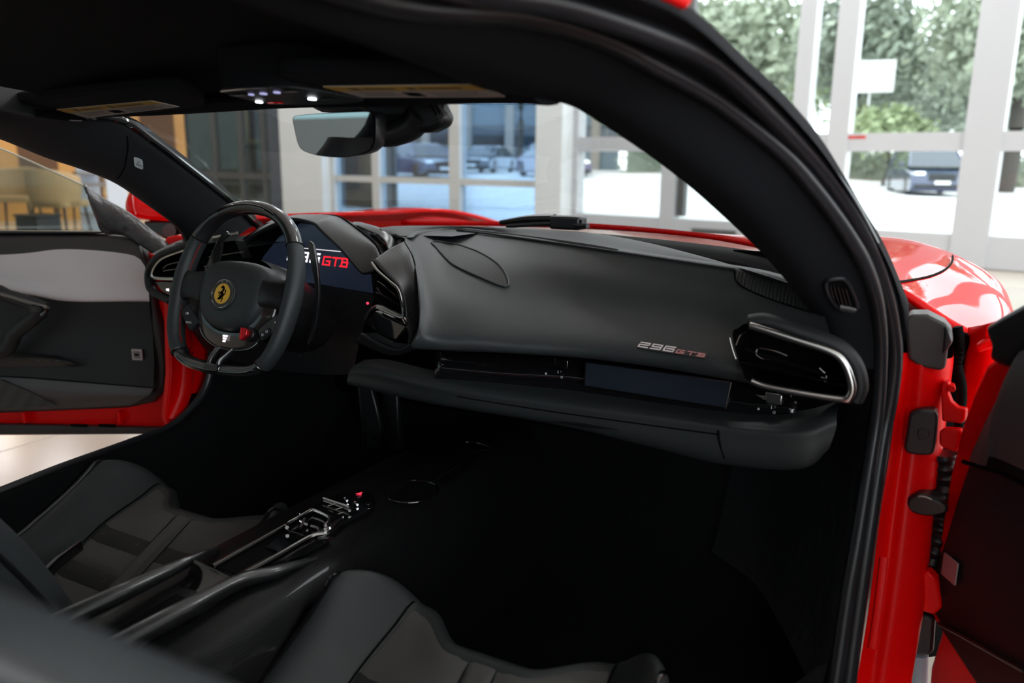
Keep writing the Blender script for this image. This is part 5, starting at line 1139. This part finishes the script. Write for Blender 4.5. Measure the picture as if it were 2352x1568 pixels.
# ================================================================== SEATS
def seat(xc, yf, z0, label):
    t = part('seat', label)
    def zc(yl): return z0 + .50 * yl * (1 - sm(.14, .30, -yl)) + (-.105) * sm(.14, .30, -yl) if yl <= 0 else z0
    def top(s, yl, off=0):
        a = abs(s); z = zc(min(0, yl)) + (.066 + .05 * sm(.1, .45, -yl)) * sm(.140, .232, a)
        if a > .232: z -= .14 * ((a - .232) / .045) ** 2
        # front lobes reach further than the scalloped middle
        fe = .06 * sm(.05, .14, a) - .10 * sm(.15, .27, a) ** 1.5
        y = yf + yl * (1 if yl < -.06 else 1) + fe * sm(-.075, 0, yl)
        return V((xc + s, y, z + off))
    NS, NY = 61, 44; G = []
    for j in range(NY):
        r = []; f = j / (NY - 1)
        for i in range(NS):
            s = -.275 + .55 * i / (NS - 1)
            if f < .82: yl = -.52 * (1 - f / .82); p = top(s, yl, -.006 * (1 - sm(.150, .165, abs(s))) * (1 - sm(-.02, 0, yl)))
            else:
                q = (f - .82) / .18; a = q * PI * .62; p = top(s, 0) + V((0, .030 * math.sin(a), -.030 * (1 - math.cos(a)) - .17 * max(0, q - .55) / .45))
            r.append(p)
        G.append(r)
    grid_mesh('cushion', G, M_leather, t, sharp=0)
    for sg_ in (-1, 1):
        grid_mesh('cushion_side', [[top(sg_ * .275, yl), top(sg_ * .275, yl) + V((sg_ * .004, 0, -.08)), V((xc + sg_ * .27, top(sg_ * .275, yl).y, .17))] for yl in [-.52 + .52 * i / 16 for i in range(17)]], M_band, t)
        tube('piping', [top(sg_ * .236, yl, .001) for yl in [-.5 + .5 * i / 20 for i in range(21)]] + [top(sg_ * .235, 0) + V((0, .024, -.02)), top(sg_ * .233, 0) + V((0, .030, -.06))], .0035, M_gloss if xc > 0 else M_satin, t, n=60, seg=8)
        tube('seam', [top(sg_ * .157, yl, .0006) for yl in [-.5 + .5 * i / 20 for i in range(21)]] + [top(sg_ * .157, 0) + V((0, .022, -.014))], .0016, M_ink, t, n=50, seg=6)
    def patch(name, s0, s1, y0, y1, h, m, ns=8, ny=8):
        H = []
        for j in range(ny + 1):
            r = []
            for i in range(ns + 1):
                a, b = i / ns, j / ny; e = (1 - (2 * a - 1) ** 6) * (1 - (2 * b - 1) ** 6)
                r.append(top(s0 + (s1 - s0) * a, y0 + (y1 - y0) * b, -.002 + h * e))
            H.append(r)
        return grid_mesh(name, H, m, t, sharp=0)
    bands = [-.082, -.155, -.240, -.330]
    patch('centre_strip', -.019, .019, -.48, -.002, .009, M_seat, 8, 40)
    ys = [-.004] + [v for b in bands for v in (b + .015, b - .015)] + [-.44]
    for sg_ in (-1, 1):
        for k_ in range(0, len(ys), 2):
            patch('cushion_panel', sg_ * .022, sg_ * .154, ys[k_ + 1], ys[k_], .005, M_seat)
        for b in bands:
            bd_ = patch('pierced_band', sg_ * .021, sg_ * .156, b - .0155, b + .0155, .005, M_band, 8, 3)
            for q in range(5):
                p = top(sg_ * (.040 + q * .0245), b, .0022); mesh('slot', [p + V((-.0016, 0, 0)), p + V((0, -.0065, -.003)), p + V((.0016, 0, 0)), p + V((0, .0065, .004))], [(0, 1, 2, 3)], M_grey, bd_)
    # shell beside the cushion
    for sg_ in (-1, 1):
        tube('seat_shell', [V((xc + sg_ * .285, yf - .62, z0 + .06)), V((xc + sg_ * .288, yf - .45, z0 - .0)), V((xc + sg_ * .285, yf - .22, z0 - .05)), V((xc + sg_ * .278, yf - .06, z0 - .10))], [(.010, .05), (.010, .045), (.009, .03), (.006, .02)], M_gloss, t, n=24, seg=10)
    # backrest
    bx = [(-1.0, -.10), (-1.02, -.02), (-.97, .07), (-.80, .105), (-.62, .06), (-.45, .01), (0, 0), (.45, .01), (.62, .06), (.80, .105), (.97, .07), (1.02, -.02), (1.0, -.10)]
    rows = []
    for tt, hw, bo in ((0, .235, .9), (.18, .25, 1.1), (.38, .265, 1.15), (.58, .265, 1.0), (.74, .235, .7), (.84, .18, .4), (.93, .145, .25), (1.0, .12, .1)):
        by, bz = yf - .415 - .42 * tt, z0 - .08 + .72 * tt
        rows.append([V((xc + a * hw, by + b * bo * (1 if b > 0 else 1), bz + b * .3 * bo)) for a, b in bx])
    loft('backrest', rows, M_leather, t, 40, 70)
    rb_ = [[p + V((0, -.10, -.04)) if 1 else p for p in r] for r in rows]
    loft('backrest_shell', [[V((xc + (p.x - xc) * .98, yf - .415 - .42 * tt - .11 + .03 * abs((p.x - xc) / .26), p.z - .03)) for p in r] for r, tt in zip(rows, (0, .18, .38, .58, .74, .84, .93, 1.0))], M_carbong, t, 30, 50)
    for sg_ in (-1, 1):
        tube('backrest_piping', [V((xc + sg_ * a * hw, yf - .415 - .42 * tt + b, z0 - .08 + .72 * tt + b * .3)) for tt, hw, a, b in ((0, .235, .97, .065), (.18, .25, .97, .08), (.38, .265, .97, .082), (.58, .265, .97, .072), (.74, .235, .97, .05), (.84, .18, .98, .03))], .004, M_satin, t, n=40, seg=8)
    for k_ in range(6):
        tt = .12 + k_ * .09; mesh('backrest_band', [V((xc + a, yf - .415 - .42 * tt + .006 + .01, z0 - .08 + .72 * tt + dz)) for a, dz in ((-.11, -.012), (.11, -.012), (.11, .012), (-.11, .012))], [(0, 1, 2, 3)], M_band, t)
    return t
seat(-.385, .975, .336, 'black leather driver seat with pierced cross bands')
seat(.372, .805, .368, 'black leather passenger seat with glossy piping')
bk = part('seat_buckle')
prism('buckle', [Q(a, b, z=.33) for a, b in ((50, 1345), (120, 1280), (180, 1240), (192, 1240), (140, 1280), (64, 1352))], V((0, 0, -.02)), M_gloss, bk, bevel=.004)
# ================================================================== DOORS AND DOOR FRAMES
# --- driver door, swung wide open
DPt = V((-.84, 1.36, 0)); DD = V((-.94, -.34, 0)).normalized(); DN = V((.34, -.94, 0)).normalized()
dd2 = part('door', 'open driver door with black inner panel, painted pale sheen and red shell')
def dq(L, off=0): return [Qn(a, b, DPt + DN * off, DN) for a, b in L]
M_door_sheen = mat('door_sheen_trim', (.74, .69, .70), .45, spec=.5)  # highlight on the dark door trim, put into the base colour
M_door_b = mat('door_brown_black', (.020, .016, .017), .42)
# x0 = beyond the frame's left border
X = -420
prism('door_shell', dq([(X, 545), (0, 540), (300, 548), (352, 585), (372, 640), (392, 740), (398, 840), (386, 920), (395, 985), (395, 998), (0, 1001), (X, 1003)], -.02), -DN * .10, M_redjamb, dd2, bevel=.008)
prism('bottom_seal', dq([(X, 974), (0, 975), (150, 978), (395, 984), (396, 997), (0, 999), (X, 1000)], .004), -DN * .02, M_door_b, dd2, bevel=.003)
for u, v in ((52, 958), (270, 958)): prism('shell_rib', dq([(u - 3, v - 12), (u + 3, v - 12), (u + 8, v + 14), (u, v + 14)], .0), -DN * .02, M_redjamb, dd2, bevel=.002)
for u in (160, 225): prism('seal_clip', dq([(u, 974), (u + 40, 975), (u + 38, 981), (u + 4, 980)], .006), -DN * .004, M_ink, dd2)
prism('inner_panel', dq([(X, 560), (0, 548), (290, 545), (325, 570), (345, 620), (356, 700), (372, 760), (384, 840), (380, 890), (350, 925), (290, 938), (0, 950), (X, 955)], .0), -DN * .04, M_door_b, dd2, bevel=.01)
# curved upper trim: dark belt, then a face whose pale colour paints a highlight
rows = [dq([(X, 536), (0, 533), (150, 534), (300, 541), (322, 560)], -.01), dq([(X, 552), (0, 548), (150, 545), (298, 548), (326, 575)], .012), dq([(X, 592), (0, 585), (150, 572), (300, 585), (333, 612)], .030), dq([(X, 625), (0, 614), (150, 602), (300, 615), (338, 640)], .022), dq([(X, 650), (0, 645), (150, 650), (300, 655), (341, 665)], .014), dq([(X, 665), (0, 668), (150, 688), (300, 689), (343, 690)], .012), dq([(X, 668), (0, 672), (150, 690), (300, 691), (343, 692)], -.005)]
loft('belt_trim', rows[:3], M_door_b, dd2, 16, 50)
loft('upper_trim', rows[2:], M_door_sheen, dd2, 30, 50)
prism('belt_seal', dq([(X, 533), (0, 530), (240, 532), (240, 536), (0, 536), (X, 538)], .01), -DN * .03, M_rubber, dd2, bevel=.003)
rows = [dq([(X, 668), (0, 674), (100, 690), (342, 691)], .006), dq([(X, 740), (0, 745), (120, 750), (350, 760)], .002), dq([(X, 800), (0, 815), (150, 820), (354, 830)], .010), dq([(X, 850), (0, 862), (150, 872), (352, 889)], .016)]
loft('lower_trim', rows, M_soft, dd2, 24, 30)
rows = [dq([(X, 852), (0, 866), (150, 876), (352, 892)], .014), dq([(X, 900), (0, 900), (150, 910), (340, 908)], .020), dq([(X, 944), (0, 942), (150, 938), (300, 930)], .010)]
loft('bottom_trim', rows, mat('door_brown_grey', (.060, .050, .050), .35), dd2, 14, 30)
prism('door_pocket', dq([(X, 880), (0, 872), (60, 895), (132, 932), (0, 938), (X, 940)], .024), -DN * .004, M_carbon, dd2)
# pull handle
tube('pull_handle', [p for p in dq([(X, 690), (-60, 664), (20, 680), (70, 696), (100, 708), (80, 728), (30, 770), (-20, 815), (X, 900)], .055)], [(.014, .016), (.014, .018), (.014, .018), (.016, .018), (.018, .018), (.017, .018), (.017, .02), (.017, .02), (.015, .015)], M_soft, dd2, n=60, seg=12, up=DN)
tube('handle_edge', dq([(-20, 668), (30, 683), (75, 697), (104, 704), (108, 712), (96, 724)], .070), .005, M_dchrome, dd2, n=30, seg=8, up=DN)
fr = Fr(dq([(80, 709)], .075)[0], -DD, V((0, 0, 1)))
plate('lock_button', rrect(.030, .016, .007), fr, .003, M_satin, dd2, bevel=.001)
plate('lock_icon', [(-.005, -.002), (.004, -.002), (.004, .001), (.001, .001), (.001, .003), (-.002, .003), (-.002, .001), (-.005, .001)], fr, .0004, M_grey, dd2, z0=.003)
rows = [dq([(X, 808), (0, 812), (80, 814), (130, 818), (160, 828), (182, 839)], .018), dq([(X, 822), (0, 824), (80, 824), (130, 826), (160, 832), (183, 840)], .030), dq([(X, 842), (0, 843), (80, 842), (130, 842), (160, 842), (184, 841)], .018)]
loft('switch_pod', rows, M_satin, dd2, 8, 24)
for i, u in enumerate((87, 99, 110, 121, 132)):
    p = dq([(u, 828.5)], .031)[0]; w_ = (.010, .002, .007, .002, .009)[i]; box('switch_icon', p, (w_, .0006, .005 if i in (1, 3) else .004), M_grey, dd2, rz=math.atan2(DD.y, DD.x))
def speaker_plate(fr, s, parent):
    b_ = plate('speaker_plate', rrect(s, s, s * .05), fr, .002, mat('plate_silver_%d' % len(MATS), (.40, .37, .37), .35, metal=.3), parent, bevel=.0004)
    plate('plate_field', rrect(s * .66, s * .66, s * .03), fr, .0004, mat('plate_field_%d' % len(MATS), (.16, .145, .15), .4), b_, z0=.002)
    plate('plate_emblem', [(-.2 * s, -.10 * s), (.20 * s, -.10 * s), (.20 * s, -.03 * s), (.14 * s, .10 * s), (-.20 * s, .10 * s)], fr, .0004, M_ink, b_, z0=.0026)
speaker_plate(Fr(dq([(315.5, 814)], .014)[0], -DD, V((0, 0, 1))), .0285, dd2)
# sail corner wrapped in black film, glass, mirror
rows = [dq([(193, 424), (206, 434), (235, 455), (300, 492), (350, 532), (384, 558), (384, 562)], -.005), dq([(196, 432), (207, 446), (232, 470), (290, 505), (340, 545), (380, 572), (384, 566)], .022), dq([(204, 452), (215, 470), (238, 495), (280, 525), (330, 562), (366, 580), (380, 575)], .030), dq([(210, 470), (222, 500), (238, 533), (290, 540), (330, 566), (352, 580), (370, 580)], .010)]
loft('sail_cover', rows, mat('black_film_wrap', (.035, .032, .036), .38, bump=(28, .9, .012)), dd2, 20, 40, solid=.006)
prism('door_glass', dq([(X, 165), (0, 340), (205, 432), (222, 500), (240, 534), (0, 531), (X, 533)], -.03), -DN * .004, GL_side, dd2)
tube('glass_edge', dq([(X, 165), (0, 340), (100, 384), (205, 432)], -.03), .0022, mat('glass_edge_pale', (.45, .42, .33), .3), dd2, n=20, seg=6)
mr = part('door_mirror', 'red driver door mirror')
MD = 2.25
mo_ = [Q(a, b, d=MD) for a, b in ((288, 478), (292, 452), (303, 438), (330, 438), (370, 462), (412, 500), (420, 512), (330, 506), (300, 497))]
mc = sum(mo_, V()) / len(mo_); mdv = (mc - CAM).normalized(); mp_ = crv(mo_, 40, True)
vs = [mc + (p - mc) * s_ + mdv * d_ for s_, d_ in ((.6, -.035), (.88, -.025), (1, 0), (.95, .05), (.7, .09)) for p in mp_]
mesh('mirror_shell', vs, [(i * 40 + j, i * 40 + (j + 1) % 40, (i + 1) * 40 + (j + 1) % 40, (i + 1) * 40 + j) for i in range(4) for j in range(40)] + [tuple(range(40)), tuple(range(160, 200))], M_red, mr)
tube('shell_seam', [Q(a, b, d=MD - .03) for a, b in ((304, 448), (307, 470), (312, 492))], .002, mat('pink_seam', (.7, .25, .25), .3), mr, n=10, seg=6)
prism('mirror_base', [Q(a, b, d=MD - .02) for a, b in ((325, 508), (410, 508), (432, 540), (430, 556), (378, 550), (340, 530))], V((0, .05, 0)), M_gloss, mr, bevel=.006)
p = Q(388, 530, d=MD - .04); cyl('mirror_sensor', p, p - mdv * .006, .018, M_grey, mr, seg=20)
prism('hinge_cover', [Q(a, b, d=1.98) for a, b in ((380, 545), (405, 540), (455, 548), (440, 575), (395, 600), (350, 612), (370, 575))], V((-.03, .06, 0)), M_redjamb, mr, bevel=.006)
# driver side door frame in body colour
fj = part('door_frame', 'red driver side door frame')
JX = -.745
prism('hinge_post', [Q(a, b, x=JX) for a, b in ((405, 560), (470, 560), (520, 700), (530, 850), (500, 930), (450, 985), (400, 1000), (382, 960), (392, 860), (388, 700), (372, 600))], V((-.02, .0, 0)), M_redjamb, fj, bevel=.004)
tube('post_flange', [Q(a, b, x=JX + .004) for a, b in ((415, 700), (430, 820), (425, 900), (400, 965))], (.010, .018), M_redjamb, fj, n=20, seg=10)
prism('post_shadow_gap', [Q(a, b, x=JX + .006) for a, b in ((440, 905), (470, 900), (478, 920), (445, 960), (432, 950))], V((-.004, 0, 0)), M_ink, fj)
loft('sill', [[V((-.735, .0, .33)), V((-.735, .8, .34)), V((-.735, 1.25, .36))], [V((-.80, .0, .31)), V((-.80, .8, .32)), V((-.80, 1.25, .34))], [V((-.83, .0, .15)), V((-.83, .8, .15)), V((-.83, 1.25, .15))]], M_redjamb, fj, 8, 16)

# --- passenger side door frame
pj = part('door_frame', 'red passenger side door frame with hinges')
inner = [p + V((.004, .012, 0)) for p in c3([(2050, 815, 1.235), (2058, 840, 1.235), (2042, 1000, 1.235), (2012, 1200, 1.195), (1987, 1400, 1.135), (1960, 1568, 1.065), (1945, 1680, 1.01)])]
mid_j = c3([(2120, 818, 1.27), (2120, 845, 1.27), (2105, 1000, 1.27), (2082, 1200, 1.23), (2058, 1400, 1.17), (2035, 1568, 1.10), (2020, 1680, 1.05)])
outer_j = c3([(2185, 822, 1.30), (2183, 850, 1.30), (2165, 1000, 1.30), (2140, 1200, 1.26), (2118, 1400, 1.20), (2090, 1568, 1.13), (2075, 1680, 1.08)])
loft('hinge_post', [inner, [inner[i].lerp(mid_j[i], .45) + V((0, .014, 0)) for i in range(7)], [p + V((0, -.004, 0)) for p in mid_j], [p for p in outer_j], [p + V((.004, .10, 0)) for p in outer_j]], M_redjamb, pj, 24, 50)
tube('post_bead', c3([(2030, 1280, 1.15), (2016, 1400, 1.115), (2003, 1490, 1.08)]), (.006, .004), M_redjamb, pj, n=16, seg=8)
def pq(L, y): return [Q(a, b, y=y) for a, b in L]
prism('rubber_plug', pq([(2098, 945), (2120, 940), (2145, 943), (2155, 956), (2152, 1000), (2146, 1036), (2134, 1046), (2090, 1043), (2077, 1030), (2082, 990), (2088, 955)], 1.255), V((0, .03, 0)), M_rubber, pj, round=1, bevel=.004)
prism('plug_dimple', pq([(2108, 988), (2130, 985), (2134, 1003), (2112, 1010)], 1.2535), V((0, .004, 0)), M_satin, pj, round=1, bevel=.001)
prism('check_strap', pq([(2084, 1148), (2096, 1138), (2118, 1134), (2150, 1146), (2175, 1160), (2172, 1180), (2130, 1186), (2095, 1178), (2083, 1165)], 1.235), V((0, .05, 0)), M_satin, pj, round=1, bevel=.004)
tube('strap_edge', pq([(2090, 1150), (2105, 1140), (2125, 1141), (2140, 1147)], 1.232), .0018, M_dchrome, pj, n=14, seg=6)
prism('pillar_cover', pq([(2078, 738), (2090, 722), (2130, 722), (2170, 742), (2186, 760), (2190, 785), (2178, 800), (2172, 846), (2158, 852), (2110, 842), (2086, 824)], 1.265), V((0, .05, 0)), M_grey, pj, bevel=.008, seg=3)
prism('cover_boot', pq([(2170, 748), (2182, 760), (2188, 785), (2176, 805), (2164, 815)], 1.262), V((0, .05, 0)), M_rubber, pj, bevel=.004)
loft('inner_wing', [c3([(2075, 715, 1.37), (2140, 740, 1.38), (2225, 770, 1.40)]), c3([(2075, 860, 1.40), (2140, 880, 1.42), (2225, 900, 1.44)]), c3([(2065, 1200, 1.38), (2120, 1230, 1.40), (2210, 1250, 1.42)]), c3([(2050, 1500, 1.30), (2090, 1510, 1.32), (2190, 1500, 1.36)])], M_ink, pj, 14, 14, solid=.01)
tube('wing_hose', c3([(2200, 750, 1.36), (2206, 800, 1.36), (2200, 840, 1.36), (2210, 900, 1.35), (2200, 1000, 1.35)]), .007, M_ink, pj, n=24, seg=10)
tube('cable_boot', c3([(2168, 1040, 1.30), (2170, 1080, 1.30), (2168, 1140, 1.29), (2160, 1220, 1.28), (2140, 1300, 1.27)]), lambda f: .018 + .003 * math.sin(f * 60), M_rubber, pj, n=60, seg=12)
loft('wing_edge', [c3([(2228, 752, 1.41), (2216, 860, 1.42), (2214, 950, 1.42)]), c3([(2262, 745, 1.36), (2250, 850, 1.38), (2226, 948, 1.39)]), c3([(2310, 735, 1.36), (2280, 860, 1.38), (2240, 948, 1.39)])], M_redjamb, pj, 8, 12, solid=.006)
prism('wing_bracket', pq([(2240, 796), (2262, 780), (2290, 776), (2284, 800), (2262, 806), (2246, 812)], 1.345), V((0, .02, 0)), M_redjamb, pj, bevel=.004)
hg = pq([(2160, 892), (2164, 878), (2172, 874), (2180, 880), (2177, 905), (2184, 923), (2198, 935), (2218, 939), (2216, 965), (2208, 973), (2163, 967)], 1.275)
prism('hinge', hg, V((.004, .014, 0)), M_redjamb, pj, bevel=.003)
prism('hinge', pq([(2157, 990), (2168, 983), (2206, 986), (2214, 1000), (2196, 1040), (2166, 1030), (2156, 1020)], 1.275), V((.004, .014, 0)), M_redjamb, pj, bevel=.003)
p = Q(2186, 893, y=1.272); cyl('hinge_bolt', p, p + V((.0, .02, 0)), .0055, M_redjamb, pj, seg=6, bevel=.001)
prism('hinge', pq([(2116, 1320), (2130, 1310), (2150, 1330), (2165, 1395), (2145, 1412), (2106, 1400)], 1.22), V((.004, .02, 0)), M_redjamb, pj, bevel=.003)
loft('sill', [[V((.80, -.4, .33)), V((.80, .4, .33)), V((.805, 1.0, .33))], [V((.86, -.4, .31)), V((.86, .4, .31)), V((.85, 1.0, .31))], [V((.88, -.4, .15)), V((.88, .4, .15)), V((.87, 1.0, .15))]], M_redjamb, pj, 8, 16)
prism('lower_strut', pq([(2104, 1405), (2150, 1418), (2145, 1500), (2128, 1510), (2094, 1504)], 1.25), V((0, .04, 0)), M_rubber, pj, bevel=.006)
cyl('strut_rod', Q(2110, 1500, y=1.27), Q(2104, 1680, y=1.27), .014, mat('pale_blue_metal', (.36, .42, .50), .4), pj, seg=16)

# --- passenger door, half open towards the camera
PP = V((.842, 1.32, 0)); PD = V((.50, -.866, 0)); PN = V((-.866, -.50, 0))
pdr = part('door', 'half open passenger door with black inner panel and red shell')
def pp(L, off=0): return [Qn(a, b, PP + PN * off, PN) for a, b in L]
def ps(s, z, off=0): return PP + PD * s + PN * off + V((0, 0, z))
shell = pp([(2263, 838), (2232, 905), (2205, 985), (2180, 1090), (2158, 1220), (2130, 1330), (2128, 1400), (2160, 1450), (2135, 1530), (2130, 1600)], -.012)
prism('door_shell', shell + [ps(.30, .30, -.012), ps(1.1, .30, -.012), ps(1.1, .88, -.012), ps(.24, .84, -.012)], -PN * .09, M_redjamb, pdr, bevel=.008)
low = pp([(2160, 1432), (2240, 1568), (2300, 1680)], .0)
panel = pp([(2320, 850), (2295, 900), (2260, 970), (2226, 1050), (2200, 1130), (2170, 1230), (2140, 1320), (2124, 1360), (2128, 1385), (2156, 1432)], .0)
prism('inner_panel', panel + [low[1], low[2], ps(1.05, .36), ps(1.05, .86), ps(.24, .835)], -PN * .03, M_soft, pdr, bevel=.008)
up_ = [pp([(2325, 850), (2298, 902), (2262, 975), (2226, 1056)], .004) , ]
rows = [pp([(2326, 848), (2297, 902), (2262, 972), (2225, 1056)], .002), pp([(2345, 870), (2320, 920), (2290, 985), (2260, 1070)], .020), [ps(.30, .80, .03), ps(.29, .75, .035), ps(.28, .70, .03), ps(.27, .645, .016)], [ps(1.0, .82, .03), ps(1.0, .76, .035), ps(1.0, .70, .03), ps(1.0, .645, .016)]]
loft('upper_trim', rows, mat('door_dark_grey', (.075, .074, .075), .55, bump=(900, .1, .0005)), pdr, 30, 20)
tube('panel_crease', pp([(2212, 1060), (2260, 1075), (2352, 1112)], .006) + [ps(.5, .62, .01)], .003, M_ink, pdr, n=20, seg=6)
tube('panel_crease', pp([(2156, 1432), (2200, 1455), (2352, 1540)], .006), .003, M_satin, pdr, n=20, seg=6)
prism('lower_trim', pp([(2156, 1434), (2352, 1545), (2352, 1700), (2290, 1640)], .004) , -PN * .01, M_soft, pdr)
fc = pp([(2180, 1306)], .006)[0]
speaker_plate(Fr(fc, PD * -1, V((0, 0, 1))), .034, pdr)
# belt cover and sail of the passenger door
prism('belt_cover', pp([(2258, 748), (2300, 722), (2352, 693), (2430, 655), (2430, 760), (2352, 795), (2334, 822), (2318, 848), (2290, 840), (2266, 826), (2272, 795), (2262, 768)], .030), -PN * .06, M_satin, pdr, bevel=.014, seg=4)

# ================================================================== REAR OF THE CAR (seen in the mirror)
for sg_ in (1, -1):
    loft('rear_wing', [[V((sg_ * x, yy, z)) for x, z in r] for yy, *r in ((-.30, (.60, 1.02), (.74, .88), (.88, .80), (.96, .60), (.95, .30)), (-.8, (.56, .98), (.72, .93), (.88, .88), (.985, .68), (.97, .35)), (-1.4, (.5, .92), (.70, .91), (.86, .87), (.97, .70), (.95, .5)), (-1.95, (.45, .86), (.66, .85), (.8, .80), (.9, .66), (.88, .5)))], M_red, car, 20, 24, solid=.012)
    loft('rear_pillar', [[V((sg_ * .50, -.12, 1.10)), V((sg_ * .62, -.20, .98)), V((sg_ * .74, -.26, .86)), V((sg_ * .80, -.28, .35))], [V((sg_ * .46, -.30, 1.10)), V((sg_ * .56, -.40, .98)), V((sg_ * .64, -.42, .86)), V((sg_ * .70, -.42, .35))]], M_suede, car, 6, 20, solid=.02)
loft('rear_bulkhead', [[V((-.70, -.42, .2)), V((0, -.46, .2)), V((.70, -.42, .2))], [V((-.64, -.46, .80)), V((0, -.50, .82)), V((.64, -.46, .80))]], M_suede, car, 6, 12, solid=.02)
loft('engine_cover', [[V((-.58, -.50, 1.05)), V((0, -.50, 1.10)), V((.58, -.50, 1.05))], [V((-.55, -1.0, .98)), V((0, -1.0, 1.0)), V((.55, -1.0, .98))], [V((-.48, -1.9, .86)), V((0, -1.9, .87)), V((.48, -1.9, .86))]], M_red, car, 12, 16, solid=.012)
for sx in (-1, 1):
    for yy in (-1.25, 2.05):
        wh = cyl('road_wheel', (sx * .70, yy, .345), (sx * .955, yy, .345), .345, M_rubber, car, seg=40, bevel=.03)
        cyl('wheel_disc', (sx * .94, yy, .345), (sx * .962, yy, .345), .25, M_dchrome, wh, seg=30, bevel=.01)
